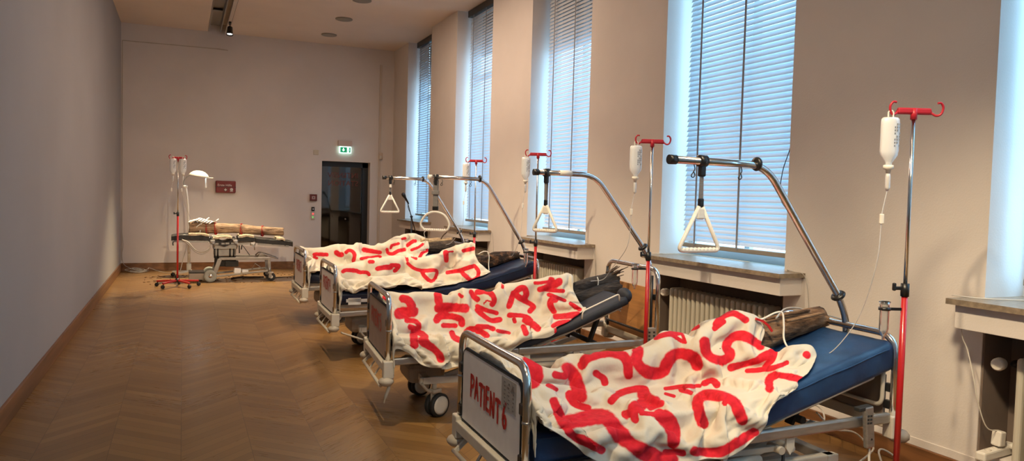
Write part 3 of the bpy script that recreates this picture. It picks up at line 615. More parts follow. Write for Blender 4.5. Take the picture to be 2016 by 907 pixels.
def mattress(n, label):
    B = BEDS[n]; o = thing('mattress', label, 'mattress', (B['x'], B['y'], 0), B['rz'], 'mattresses on the patient beds')
    th = B['th']; hw = .425; T = B['top']; us = list(np.linspace(T[0][0], T[-1][0], 90)); prof = []
    r = min(.035, th*.4)
    for c in ((-hw+r, -r, PI, PI/2), (hw-r, -r, PI/2, 0), (hw-r, -th+r, 0, -PI/2), (-hw+r, -th+r, -PI/2, -PI)):
        prof += [(c[0]+r*math.cos(c[2]+(c[3]-c[2])*k/4), c[1]+r*math.sin(c[2]+(c[3]-c[2])*k/4)) for k in range(5)]
    P = []
    for i in range(len(prof)):
        a, b_ = prof[i], prof[(i+1) % len(prof)]; m = max(1, int(math.hypot(b_[0]-a[0], b_[1]-a[1])/.03))
        P += [(a[0]+(b_[0]-a[0])*k/m, a[1]+(b_[1]-a[1])*k/m) for k in range(m)]
    K = len(P); vs = []; amp = {6: .006, 5: .003, 4: .008, 3: .008}[n]
    for u in us:
        sl = (topz(n, min(u+.04, T[-1][0]))-topz(n, max(u-.04, T[0][0])))/(min(u+.04, T[-1][0])-max(u-.04, T[0][0]))
        for v, z in P:
            nz = noise.noise((u*9+n*7, v*4, z*14))*amp + abs(noise.noise((u*4+n, v*3+u*2, z*6)))*amp
            zz = topz(n, u)+z; sgn = 1 if z > -th*.5 else 0
            if abs(v) > hw-.01: vs.append((u-sl*z*.8, v+math.copysign(nz*1.5, v), zz))
            else: vs.append((u-sl*z*.8, v, zz+nz*sgn))
    fs = [(i*K+k, (i+1)*K+k, (i+1)*K+(k+1) % K, i*K+(k+1) % K) for i in range(len(us)-1) for k in range(K)]
    fs += [tuple(range(K)), tuple((len(us)-1)*K+k for k in range(K))[::-1]]
    MB().add(vs, fs, [True]*(len(fs)-2)+[False, False]).build('cover', B['mm'], o)
    if n == 6 or n == 4:
        s = MB()
        for v in (-hw-.003, hw+.003): s.tube([(u, v, topz(n, u)-.03+.002*math.sin(u*20)) for u in us[::2]], .0045, 6)
        s.build('seam_piping', B['mm'], o)
    if n == 4: MB().span((.10, -hw-.012, .56), (.30, -hw-.008, .59)).span((.12, -hw-.012, .535), (.24, -hw-.008, .60)).build('care_label', M_label, o)
    if n == 5:
        MB().ball((1.86, -.33, .855), .05, (1.0, 1.7, 1.2)).build('head_roll', M_mat_dark, o)
    return o
for n, l in ((6, 'blue fabric mattress on the nearest bed, raised at the head'), (5, 'thin charcoal mattress pad on the PATIENT 5 bed'), (4, 'crinkled navy vinyl mattress on the PATIENT 4 bed'), (3, 'dark navy mattress on the PATIENT 3 bed, farthest of the four')): mattress(n, l)
q = MB().box((2.02, -.475, .56), (.075, .05, .12), None, .006).build('control_box', M_greybox, BED[5])
g = MB()
for k in range(3): g.box((1.995, -.502, .59-k*.028), (.014, .004, .012)).box((2.035, -.502, .59-k*.028), (.014, .004, .012))
g.build('socket', M_rubber, q)
# wire hand loop on the side of the second bed
p = [w(5, 1.45, -.44, .70), w(5, 1.45, -.45, .76), w(5, 1.75, -.45, .885), w(5, 1.76, -.44, .83)]
q = MB().tube(fillet(p, .025), .006, 8).build('mattress_retainer', M_white, BED[5]); q.matrix_parent_inverse = Matrix.LocRotScale(BED[5].location, BED[5].rotation_euler, None).inverted()

# ------------------------------------------------------------------ trapeze handles
def trapeze(n, hx, kind, strapw, zb, size, label):
    v0 = POLEV[n]; zt = POLE[n][2]; c = w(n, hx, v0, 0); o = thing('trapeze_handle', label, 'trapeze handle', (c.x, c.y, zt), {6: 0.0, 5: -1.0, 4: -.6, 3: 0.0}[n], 'trapeze grips hanging from the lifting poles')
    MB().lathe([(.0205, -.022), (.03, -.022), (.03, .022), (.0205, .022)], (0, 0, 0), (1, 0, 0)).box((0, 0, -.05), (.035, .03, .06), None, .008).build('clamp', M_black, o)
    zs = zb+size*1.02-zt   # top of the grip below the pole
    L = MB(); yo = .004
    for s in (-1, 1): L.bar((0.004*s, yo*s, -.03), (0, yo*s, zs+.03), .004, strapw, 0, (1, 0, 0))
    L.build('strap', M_webbing, o)
    MB().box((0, 0, zs+.035), (strapw*1.25, .022, .045), None, .006).build('buckle', M_black, o)
    if n in (3, 4): MB().box((.0, -.012, zs*.45), (strapw*1.6, .02, .04), None, .006).build('adjuster', M_webbing if n == 4 else M_white, o)
    h = size*.64; zb_ = zb-zt
    if kind == 'tri':
        pts = fillet([(-.01, 0, zs+.015), (-h, 0, zb_), (h, 0, zb_), (.01, 0, zs+.015)], .035, 6)
        g = MB().tube(pts, .011, 10)
        g.box((0, 0, zs-.02), (.045, .022, .06), None, .008); g.prism([(-.035, -.035), (.035, -.035), (.02, 0), (-.02, 0)], (0, .006, zs-.01), (1, 0, 0), (0, 0, 1), .012)
        g.build('grip', M_whitesoft, o)
        k = MB()
        for i in range(9): k.ball((-h*.72+i*h*1.44/8, 0, zb_+.005), .012, (1.2, 1, 1), 6)
        k.build('grip_ridges', M_whitesoft, o)
    else:
        pts = smooth([(-.15, 0, zb_+.04), (-.15, 0, zb_+.08), (-.095, 0, zb_+.16), (0, 0, zb_+.19), (.095, 0, zb_+.16), (.15, 0, zb_+.08), (.145, 0, zb_+.03), (.115, 0, zb_), (0, 0, zb_), (-.115, 0, zb_)], 5)
        g = MB().tube(pts, .011, 10, closed=True); g.build('grip', M_whitesoft, o)
        k = MB()
        for i in range(10): k.ball((-.10+i*.0222, 0, zb_+.006), .012, (1.1, 1, 1), 6)
        k.build('grip_ridges', M_whitesoft, o)
    return o
trapeze(6, 1.085, 'tri', .022, 1.352, .205, 'white triangular grip on a grey strap, hanging above the nearest bed')
trapeze(5, 1.195, 'tri', .022, 1.35, .175, 'white triangular grip hanging above the PATIENT 5 bed')
trapeze(4, 1.06, 'round', .05, 1.235, .19, 'rounded white grip on a wide grey strap above the PATIENT 4 bed')
trapeze(3, 1.09, 'tri', .018, 1.365, .20, 'cream triangular grip hanging above the farthest bed')

# ------------------------------------------------------------------ infusion stands
def stand(x, y, zc, top, label, rz=-.40, four=False, holder=True):
    o = thing('infusion_stand', label, 'infusion stand', (x, y, 0), rz, 'red infusion stands')
    for k in range(5):
        a = 2*PI*k/5+.35; dx, dy = math.cos(a), math.sin(a)
        l = MB().bar((dx*.02, dy*.02, .105), (dx*.33, dy*.33, .085), .035, .028, .006).build('base_leg', M_red, o)
        MB().cyl((dx*.315, dy*.315, .05), (dx*.315, dy*.315, .085), .008).lathe([(0, -.018), (.026, -.018), (.03, -.01), (.03, .01), (.026, .018), (0, .018)], (dx*.33, dy*.33, .0305), (-dy, dx, 0), 16).build('caster', M_rubber, l)
    MB().lathe([(.0, .075), (.045, .08), (.045, .115), (.02, .14), (.0, .14)], (0, 0, 0)).build('hub', M_black, o)
    MB().cyl((0, 0, .12), (0, 0, zc), .0155, 14).build('lower_pole', M_red, o)
    MB().cyl((0, 0, zc), (0, 0, top-.02), .0095, 12).build('upper_pole', M_chrome, o)
    MB().cyl((0, 0, zc-.035), (0, 0, zc+.03), .02).box((-.03, 0, zc+.005), (.05, .016, .018), None, .006).box((-.055, 0, zc+.012), (.016, .02, .04), None, .006).build('clamp_knob', M_black, o)
    h = MB(); h.cyl((0, 0, top-.055), (0, 0, top-.0), .016); h.bar((-.085, 0, top-.012), (.085, 0, top-.012), .024, .030, .008); h.bar((-.09, 0, top-.02), (.09, 0, top-.02), .012, .02, .004)
    h.build('hanger', M_redplastic, o)
    for s in (-1, 1):
        for yy in ((-1, 1) if four else (-1,)):
            MB().tube(smooth([(s*.08, 0, top-.016), (s*.105, yy*.012, top-.034), (s*.125, yy*.02, top-.025), (s*.132, yy*.024, top+.005), (s*.120, yy*.026, top+.026), (s*.103, yy*.026, top+.026)], 5), .006, 8).build('hook', M_redplastic, o)
    if holder:
        MB().bar((-.015, 0, zc-.10), (-.075, 0, zc-.10), .012, .014).lathe([(.023, -.007), (.029, -.007), (.029, .007), (.023, .007)], (-.098, 0, zc-.10), (0, 0, 1)).build('holder_ring', M_black, o)
    return o
def bottle(x, y, zt, label, target=None, turn=0.0, scale=1.0, lower=.50):
    o = thing('infusion_bottle', label, 'infusion bottle', (x, y, zt), turn, 'infusion bottles hanging on the stands'); s = scale
    prof = [(.0, 0), (.036, 0), (.044, -.008), (.046, -.03), (.046, -.165), (.042, -.185), (.022, -.215), (.016, -.222), (.016, -.235)]
    b = MB().lathe([(r*s, z*s) for r, z in prof], (0, 0, 0), (0, 0, 1), 18); b.v = [(p[0], p[1]*.62, p[2]) for p in b.v]
    body = b.build('bottle_body', M_bottle, o)
    MB().tube(smooth([(-.012, 0, 0), (-.012, 0, .025), (0, 0, .035), (.012, 0, .025), (.012, 0, 0)], 4), .004, 6).build('hanging_loop', M_white, body)
    g = MB()
    for k in range(8):
        for j in range(3):
            if (k*3+j) % 4 != 1: g.span((.008*s+j*.011*s, -.0288*s, -.145*s+k*.015*s), (.008*s+j*.011*s+.006*s, -.0272*s, -.145*s+k*.015*s+.010*s))
    g.build('printed_scale', M_text, body)
    MB().lathe([(.02, -.233), (.024, -.235), (.024, -.252), (.013, -.256), (.010, -.275), (.0, -.275)], (0, 0, 0)).build('cap', M_white, o)
    MB().lathe([(.008, -.27), (.012, -.29), (.012, -.345), (.006, -.36)], (0, 0, 0)).build('drip_chamber', M_tubing, o)
    T = [Vector((0, 0, -.355)), Vector((-.012, 0, -.42)), Vector((-.02, 0, -lower+.03)), Vector((-.022, 0, -lower-.03))]
    if target:
        M = Matrix.LocRotScale(o.location, o.rotation_euler, None).inverted(); T += [M @ Vector(t) for t in target]
    MB().tube(smooth(T, 8), .0026, 6).build('infusion_line', M_tubing, o)
    MB().box((-.021, 0, -lower), (.02, .016, .05), None, .004).build('roller_clamp', M_white, o)
    return o
ST = {6: (3.31, 2.58, 1.19, 2.09), 5: (3.24, 4.72, 1.18, 2.06), 4: (3.355, 6.93, 1.13, 2.06), 3: (3.42, 8.87, 1.11, 2.06)}
SL = {6: 'red infusion stand at the right, beside the head of the nearest bed', 5: 'red infusion stand before the beech headboard of the PATIENT 5 bed', 4: 'red infusion stand beside the head of the PATIENT 4 bed', 3: 'red infusion stand in front of the second window, beside the farthest bed'}
for n in ST: stand(*ST[n], SL[n])
def hookpos(n, s=-1, yy=-1):
    x, y, _, t = ST[n]; c, sn = math.cos(-.40), math.sin(-.40); lx, ly = s*.125, yy*.02
    return x+lx*c-ly*sn, y+lx*sn+ly*c, t-.05
hx, hy, hz = hookpos(6); bottle(hx, hy, hz, 'infusion bottle with printed scale on the nearest red stand', [(3.17, 2.64, 1.3), tuple(at(1690, 625, 2.75)), tuple(at(1640, 690, 2.85)), tuple(at(1606, 700, 2.93))], -.40)
hx, hy, hz = hookpos(5); bottle(hx, hy, hz, 'infusion bottle on the stand before the beech headboard', [(3.10, 4.80, 1.25), (3.12, 5.05, 1.05), (3.14, 5.2, .95), (3.05, 5.25, .93)], -.40)
hx, hy, hz = hookpos(4); bottle(hx, hy, hz, 'infusion bottle on the stand beside the PATIENT 4 bed', [(3.20, 6.98, 1.2), (3.18, 7.1, 1.0), (3.2, 7.25, .96)], -.40)
hx, hy, hz = hookpos(3); bottle(hx, hy, hz, 'infusion bottle on the stand in front of the second window', [(3.28, 8.95, 1.2), (3.2, 9.1, 1.0), (3.15, 9.2, .95)], -.40)
for n in ST:
    x, y, zc, _ = ST[n]; c, sn = math.cos(-.40), math.sin(-.40)
    g = thing('glass_tube', {6: 'clear glass tube in the ring holder of the nearest red stand', 5: 'clear glass tube in the holder of the stand by the beech headboard', 4: 'clear glass tube in the holder of the PATIENT 4 stand', 3: 'clear glass tube in the holder of the farthest bed\'s stand'}[n], 'glass tube', (x-.098*c, y-.098*sn, zc-.10), 0, 'glass tubes held by the infusion stands')
    MB().lathe([(.026, .035), (.0225, .02), (.0225, -.10), (.017, -.125), (.007, -.14), (.007, -.155), (.0055, -.155), (.0055, -.138), (.016, -.122), (.0205, -.098), (.0205, .02), (.025, .035), (.026, .035)], (0, 0, 0), (0, 0, 1), 16).build('tube_body', M_glass, g)
    MB().lathe([(.027, .032), (.029, .035), (.027, .038), (.025, .035)], (0, 0, 0), (0, 0, 1), 16).build('rim', M_glass, g)
def ground(n, X, Y): 
    b = BEDS[n]; return topz(n, (X-b['x'])*math.cos(b['rz'])+(Y-b['y'])*math.sin(b['rz']))
LOGS = {6: ([(2.62, 3.18, ground(6, 2.62, 3.17)+.07), (2.80, 3.185, ground(6, 2.8, 3.18)+.078), (3.1, 3.20, ground(6, 3.1, 3.2)+.085), (3.44, 3.22, .945)], .112),
        5: ([(2.74, 5.36, .735), (2.85, 5.36, .775), (3.1, 5.37, .86), (3.36, 5.38, .915)], .108),
        4: ([(2.78, 7.44, .835), (2.95, 7.44, .875), (3.15, 7.45, .925), (3.40, 7.46, .955)], .115),
        3: ([(2.8, 9.38, .86), (2.95, 9.4, .89), (3.32, 9.4, .925)], .095)}
# ------------------------------------------------------------------ canvas blankets
def V(*a): return np.array(a, float)
def net_grid(net, nu, nv):
    A = np.array(net, float)           # columns (foot to head) x rows (far hem to near hem) x 3
    def cr(A, n, axis):
        A = np.moveaxis(A, axis, 0); m = len(A); Q = np.concatenate([2*A[:1]-A[1:2], A, 2*A[-1:]-A[-2:-1]])
        # equal arc-length-ish spacing
        t = np.linspace(0, m-1-1e-9, n); i = t.astype(int); f = (t-i).reshape(-1, *([1]*(A.ndim-1)))
        a, b, c, d = Q[i], Q[i+1], Q[i+2], Q[i+3]
        R = 0.5*(2*b+(c-a)*f+(2*a-5*b+4*c-d)*f*f+(3*b-a-3*c+d)*f**3)
        return np.moveaxis(R, 0, axis)
    return cr(cr(A, nu, 0), nv, 1)
def segdist(p, pts):
    best = np.full(len(p), 1e9)
    for a, b in zip(pts[:-1], pts[1:]):
        a, b = np.array(a, float), np.array(b, float); d = b-a; t = np.clip(((p-a)@d)/max(d@d, 1e-9), 0, 1)
        best = np.minimum(best, np.hypot(*(p-a-t[:, None]*d).T))
    return best
def sidedist(p, pts):  # distance and side of a polyline
    best = np.full(len(p), 1e9); side = np.zeros(len(p))
    for a, b in zip(pts[:-1], pts[1:]):
        a, b = np.array(a, float), np.array(b, float); d = b-a; t = np.clip(((p-a)@d)/max(d@d, 1e-9), 0, 1); q = p-a-t[:, None]*d
        dd = np.hypot(*q.T); s = np.sign(d[0]*q[:, 1]-d[1]*q[:, 0]); u = dd < best; best = np.where(u, dd, best); side = np.where(u, s, side)
    return best, side
def spl(pts, n=6): return [(p.x, p.y) for p in smooth([(*q, 0) for q in pts], n)] if len(pts) > 2 else [tuple(map(float, q)) for q in pts]

def upsample(A, nu, nv):   # smooth resampling of a grid
    def ax(A, n, axis):
        A = np.moveaxis(A, axis, 0); m = len(A); Q = np.concatenate([2*A[:1]-A[1:2], A, 2*A[-1:]-A[-2:-1]])
        t = np.linspace(0, m-1-1e-9, n); i = t.astype(int); f = (t-i).reshape(-1, *([1]*(A.ndim-1))); a, b, c, d = Q[i], Q[i+1], Q[i+2], Q[i+3]
        return np.moveaxis(0.5*(2*b+(c-a)*f+(2*a-5*b+4*c-d)*f*f+(3*b-a-3*c+d)*f**3), 0, axis)
    return ax(ax(A, nu, 0), nv, 1)
def relax(F, X, e, iters, goal, bend, clamp, grav):   # slack cloth settling: stretch, shear and bend constraints on a grid
    X = X.copy(); L = lambda A, B: np.linalg.norm(B-A, axis=2)*(1+e)
    sets = []
    for ax in (0, 1):
        for p in (0, 1):
            sl = lambda o: (slice(p+o, (F.shape[ax]-1+o) if o == 0 else None, 2),) if ax == 0 else (slice(None), slice(p+o, (F.shape[ax]-1+o) if o == 0 else None, 2))
            sets.append((sl(0), sl(1), 1.0))
        for p in range(4):
            m = F.shape[ax]
            ia = np.arange(p, m-2, 4); ib = ia+2
            sets.append(((ia,) if ax == 0 else (slice(None), ia), (ib,) if ax == 0 else (slice(None), ib), bend))
    for p in (0, 1):
        sets.append(((slice(p, F.shape[0]-1, 2), slice(0, -1)), (slice(p+1, None, 2), slice(1, None)), .6))
        sets.append(((slice(p, F.shape[0]-1, 2), slice(1, None)), (slice(p+1, None, 2), slice(0, -1)), .6))
    rest = [L(F[a], F[b]) for a, b, k in sets]
    for it in range(iters):
        for (a, b, k), l0 in zip(sets, rest):
            A, B = X[a], X[b]; d = B-A; l = np.linalg.norm(d, axis=2)+1e-9; c = d*(.5*k*(l-l0)/l)[..., None]
            X[a] = A+c; X[b] = B-c
        X += goal[..., None]*(F-X); X[..., 2] -= grav
        if it % 3 == 0: X = clamp(X)
    return X

def blanket(n, label, cols, first, strokes, creases, nu, nv, seed, wr=.004, cg=2.0, slack=.07):
    net = []
    fc = [w(n, u, v, z) for u, v, z in first]; far0 = w(n, first[0][0], .47, first[0][2]-.22)
    net.append([tuple(far0-Vector((0, 0, .12)))]+[tuple(p-Vector((0, 0, .16))) for p in fc])
    net.append([tuple(far0)]+[tuple(p) for p in fc])
    for c in cols:
        P = [at(*q) for q in c]; f = P[0]
        net.append([(f[0]+.02, BEDS[n]['y']+BEDS[n]['rz']*(f[0]-1.33)+.475, f[2]-.25)]+[tuple(p) for p in P])
    def normals(G):
        a = np.gradient(G, axis=0); b = np.gradient(G, axis=1); N = np.cross(a, b); N /= np.linalg.norm(N, axis=2, keepdims=True)+1e-12
        return -N if (N[:, N.shape[1]//2, 2].mean() < 0) else N
    def base(nu, nv):
        G = net_grid(net, nu, nv); N = normals(G).reshape(-1, 3); F = G.reshape(-1, 3); px = topx(F); disp = np.zeros(len(F))
        for pts, amp, wid, kind in creases:
            d, s = sidedist(px, spl(pts))
            if kind == 'r': g = np.exp(-(d/wid))             # sharp ridge or valley
            elif kind == 's': g = np.exp(-(d/wid)**2)          # soft swell
            else: g = np.where(s > 0, np.exp(-(d/wid)), -np.exp(-(d/(wid*.6)))*.4)   # one-sided fold
            disp += amp*g*cg
        return (F+N*disp[:, None]).reshape(G.shape)
    B = BEDS[n]; c, s = math.cos(B['rz']), math.sin(B['rz']); T = B['top']
    def clamp(X):          # stay outside the mattress and the foot board
        F = X.reshape(-1, 3).copy(); dx, dy = F[:, 0]-B['x'], F[:, 1]-B['y']; u = dx*c+dy*s; v = -dx*s+dy*c
        tz = np.interp(u, [t[0] for t in T], [t[1] for t in T])+.014; hwv = .445
        u = np.maximum(u, .028)
        inside = (np.abs(v) < hwv) & (F[:, 2] < tz) & (F[:, 2] > tz-.3); pu = tz-F[:, 2]; ps = hwv-np.abs(v)
        up = inside & (pu <= ps*1.6); sd = inside & ~up
        F[:, 2] = np.where(up, tz, F[:, 2]); v = np.where(sd, np.sign(v)*hwv, v)
        F[:, 0] = B['x']+u*c-v*s; F[:, 1] = B['y']+u*s+v*c
        for a, b in zip(LOGS[n][0][:-1], LOGS[n][0][1:]):
            a, b = np.array(a), np.array(b); d = b-a; t = np.clip(((F-a)@d)/(d@d), 0, 1); q = F-a-t[:, None]*d; l = np.linalg.norm(q, axis=1)+1e-9
            m = (l < LOGS[n][1]) & (t < .999); q[:, 2] = np.abs(q[:, 2])+.001; l = np.linalg.norm(q, axis=1); F[m] = (a+t[:, None]*d+q*(LOGS[n][1]/l)[:, None])[m]
        return F.reshape(X.shape)
    def noisegrid(G, sc, sd):
        return np.array([noise.noise(Vector((p[0]*sc+sd, p[1]*sc*1.3, p[2]*sc))) for p in G.reshape(-1, 3)]).reshape(G.shape[:2])
    def goalw(sh, wi, wb):
        i = np.minimum(np.arange(sh[0]), np.arange(sh[0])[::-1])[:, None]/sh[0]; j = np.minimum(np.arange(sh[1]), np.arange(sh[1])[::-1])[None, :]/sh[1]
        e = np.minimum(i, np.arange(sh[1])[::-1][None, :]/sh[1]); return wi+(wb-wi)*np.exp(-np.minimum(e, j+.03)/.04)
    D_ = np.zeros((nu//7, nv//7, 3))
    for k, (f, e, it, wi, bd, nsc, na) in enumerate(((7, slack, 200, .004, .28, 3.6, .07), (3, slack*.22, 110, .012, .22, 8, .018))):
        G = base(nu//f, nv//f); Dk = upsample(D_, *G.shape[:2]); Fk = G+Dk; N = normals(Fk)
        X = Fk+N*(noisegrid(G, nsc, seed+k*3)*na)[..., None]
        X = relax(Fk, X, e, it, goalw(G.shape, wi, .45), bd, clamp, .0006 if k == 0 else .0002)
        D_ = X-G
    G = base(nu, nv); S = G.shape[:2]; G = G+upsample(D_, nu, nv); N = normals(G); F = G.reshape(-1, 3)
    nz = noisegrid(G, 9, seed+11)+.5*noisegrid(G, 22, seed+17)
    F = clamp((F+N.reshape(-1, 3)*(wr*nz.ravel())[:, None]).reshape(G.shape)).reshape(-1, 3)
    # paint strokes brushed on the cloth
    pxs = topx(F); paint = np.full(len(F), -1.0)
    for pts, wd in strokes:
        d = segdist(pxs, spl(pts)); wdv = wd*.5*(1+.10*np.sin(pxs[:, 0]*.09+pxs[:, 1]*.05))
        paint = np.maximum(paint, np.clip((wdv*(1.36 if n > 4 else 1.5)-d)/(wd*.26), -1, 1))
    me = bpy.data.meshes.new('canvas_blanket'); idx = np.arange(S[0]*S[1]).reshape(S)
    q = np.stack([idx[:-1, :-1], idx[1:, :-1], idx[1:, 1:], idx[:-1, 1:]], -1).reshape(-1, 4)
    me.from_pydata(F.tolist(), [], q.tolist()); me.polygons.foreach_set('use_smooth', [True]*len(q)); me.materials.append(M_canvas)
    at_ = me.attributes.new('paint', 'FLOAT', 'POINT'); at_.data.foreach_set('value', (paint*.5+.5).astype(np.float32)); me.update()
    o = bpy.data.objects.new('canvas_blanket', me); COL.objects.link(o)
    md = o.modifiers.new('thickness', 'SOLIDIFY'); md.thickness = .004; md.offset = -1
    return tag(o, label, 'blanket', 'painted canvas blankets on the beds')

def ZM(x0, y0, sc, L): return [([(x0+x/sc, y0+y/sc) for x, y in p], wd/sc) for p, wd in L]
SA = ZM(880, 560, 2.613, [([(425, 395), (450, 430), (455, 470), (440, 500)], 52), ([(620, 435), (650, 470), (670, 520), (690, 575)], 50), ([(555, 465), (600, 470), (630, 450)], 26),
 ([(695, 415), (720, 380), (780, 360), (850, 355), (905, 370), (930, 410), (935, 465)], 34), ([(765, 455), (800, 480), (810, 505)], 28), ([(985, 345), (978, 390), (1000, 430), (1050, 455), (1110, 450), (1130, 410), (1165, 365), (1220, 355), (1270, 375), (1290, 415)], 44),
 ([(1075, 275), (1130, 258), (1190, 250), (1280, 218)], 20), ([(1160, 265), (1200, 285), (1230, 300)], 11)])
SB = ZM(1310, 600, 2.953, [([(225, 215), (240, 280), (280, 315), (340, 318), (375, 290), (352, 250), (365, 210), (400, 182), (450, 180), (500, 205), (550, 240)], 40), ([(295, 115), (340, 65), (400, 52), (465, 88)], 28), ([(285, 138), (340, 100)], 20), ([(120, 150), (190, 128)], 22), ([(0, 178), (60, 170)], 14), ([(40, 180), (90, 210), (115, 215), (100, 180)], 14),
 ([(0, 490), (100, 478), (200, 474)], 18), ([(0, 520), (50, 535)], 13), ([(90, 497), (150, 515)], 20), ([(220, 690), (192, 620), (188, 560), (225, 528), (290, 530), (350, 540), (400, 570), (425, 620), (450, 668)], 44), ([(225, 458), (270, 440), (300, 468)], 28), ([(344, 572), (346, 575)], 22),
 ([(380, 365), (450, 345), (530, 320), (600, 285), (632, 275), (615, 320), (585, 358)], 30), ([(475, 385), (560, 378), (640, 365), (705, 335)], 22), ([(818, 290), (822, 295)], 28), ([(605, 490), (605, 440), (640, 408)], 38), ([(660, 410), (720, 420), (790, 438)], 28), ([(0, 645), (40, 680), (55, 740), (50, 795)], 45), ([(0, 852), (60, 853), (100, 858)], 28),
 ([(170, 850), (260, 858), (340, 848), (400, 810), (460, 770), (510, 738)], 42)])
SC = ZM(1030, 600, 2.953, [([(515, 560), (560, 520), (640, 492), (700, 492), (715, 525)], 32), ([(650, 600), (690, 585), (715, 550), (700, 520)], 52), ([(725, 545), (770, 560)], 44), ([(740, 600), (800, 575)], 30), ([(595, 640), (640, 632), (655, 668)], 34), ([(690, 632), (770, 640)], 20), ([(790, 640), (835, 690), (860, 740), (868, 800)], 48),
 ([(490, 660), (540, 730), (610, 795), (690, 850), (770, 885), (850, 905)], 66), ([(175, 560), (200, 620), (240, 700), (290, 760), (360, 790), (450, 840)], 38), ([(250, 690), (320, 670), (400, 655), (455, 652)], 62), ([(268, 525), (300, 575), (370, 602)], 36), ([(145, 470), (188, 492)], 20)])
C6 = [(1060, 703, 3.25), (1062, 722, 3.1), (1068, 742, 2.98), (1072, 770, 2.86), (1075, 793, 2.76), (1080, 815, 2.69), (1066, 832, 2.66)], [(1110, 712, 3.3), (1112, 730, 3.15), (1118, 750, 3.0), (1120, 782, 2.86), (1122, 805, 2.76), (1126, 835, 2.68), (1122, 868, 2.65)], \
 [(1160, 690, 3.3), (1168, 724, 3.15), (1178, 757, 3.0), (1182, 788, 2.87), (1184, 813, 2.76), (1180, 850, 2.67), (1175, 905, 2.64)], [(1225, 680, 3.28), (1237, 727, 3.13), (1242, 768, 3.0), (1248, 798, 2.87), (1254, 820, 2.76), (1254, 865, 2.66), (1250, 930, 2.63)], \
 [(1290, 664, 3.27), (1302, 716, 3.12), (1310, 762, 3.0), (1312, 792, 2.87), (1314, 816, 2.76), (1320, 865, 2.66), (1325, 912, 2.62)], [(1345, 653, 3.26), (1357, 706, 3.12), (1367, 755, 3.0), (1373, 780, 2.88), (1376, 802, 2.77), (1382, 850, 2.66), (1385, 902, 2.62)], \
 [(1395, 629, 3.24), (1407, 682, 3.1), (1422, 738, 2.98), (1434, 762, 2.87), (1432, 785, 2.77), (1440, 835, 2.66), (1440, 895, 2.62)], [(1440, 616, 3.22), (1456, 666, 3.08), (1477, 714, 2.97), (1490, 738, 2.87), (1489, 765, 2.78), (1500, 800, 2.67), (1492, 853, 2.64)], \
 [(1478, 631, 3.2), (1493, 672, 3.06), (1530, 693, 2.95), (1545, 715, 2.87), (1545, 740, 2.79), (1545, 765, 2.70), (1524, 797, 2.65)], [(1493, 653, 3.18), (1502, 688, 3.04), (1580, 687, 2.94), (1603, 697, 2.88), (1601, 720, 2.81), (1588, 744, 2.74), (1565, 766, 2.70)]
CR6 = [([(1060, 712), (1130, 722), (1190, 745), (1255, 768), (1330, 775)], -.016, 11, 'r'), ([(1095, 730), (1150, 755), (1200, 780), (1240, 800)], .016, 22, 's'), ([(1110, 712), (1170, 735), (1230, 750)], .012, 14, 's'),
 ([(1262, 768), (1276, 776), (1300, 800), (1345, 815)], .014, 8, 'r'), ([(1368, 786), (1374, 815), (1373, 855)], .020, 9, 'f'), ([(1376, 795), (1400, 782), (1430, 785), (1452, 800)], .014, 14, 's'), ([(1330, 800), (1345, 830), (1350, 850)], -.012, 12, 's'), ([(1424, 806), (1428, 850), (1430, 890)], .013, 8, 'f'), ([(1400, 790), (1396, 840), (1390, 880)], -.014, 16, 's'),
 ([(1093, 765), (1105, 795), (1130, 830), (1160, 865)], .016, 9, 'f'), ([(1080, 795), (1090, 810), (1098, 830)], -.014, 10, 's'), ([(1096, 768), (1115, 775), (1125, 800)], .010, 8, 'r'), ([(1373, 700), (1385, 720), (1392, 735)], -.016, 12, 'r'), ([(1378, 660), (1380, 680), (1390, 705)], .014, 14, 's'), ([(1300, 660), (1318, 690), (1316, 715)], .012, 16, 's'),
 ([(1465, 640), (1472, 665), (1480, 690)], .008, 8, 'r'), ([(1390, 735), (1430, 720), (1480, 718), (1530, 700)], -.018, 13, 's'), ([(1520, 715), (1550, 700), (1590, 690)], .012, 14, 's'), ([(1430, 735), (1470, 745), (1510, 760), (1530, 780)], .010, 10, 'r'), ([(1505, 770), (1540, 752), (1570, 748)], -.012, 9, 'r'), ([(1180, 850), (1230, 830), (1290, 835)], .014, 22, 's'), ([(1200, 880), (1215, 850), (1220, 815)], -.010, 14, 's'), ([(1150, 822), (1200, 815), (1260, 800), (1290, 790)], .012, 10, 'r')]
blanket(6, 'canvas blanket with red painted letters on the nearest bed, its corner flopping over the mattress', C6, [(.035, .24, .80), (.035, .12, .835), (.035, -.02, .835), (.035, -.15, .81), (.03, -.32, .775), (.03, -.44, .73), (.03, -.47, .69)], SA+SB+SC, CR6, 330, 190, 3.1, .004, 2.0, .09)

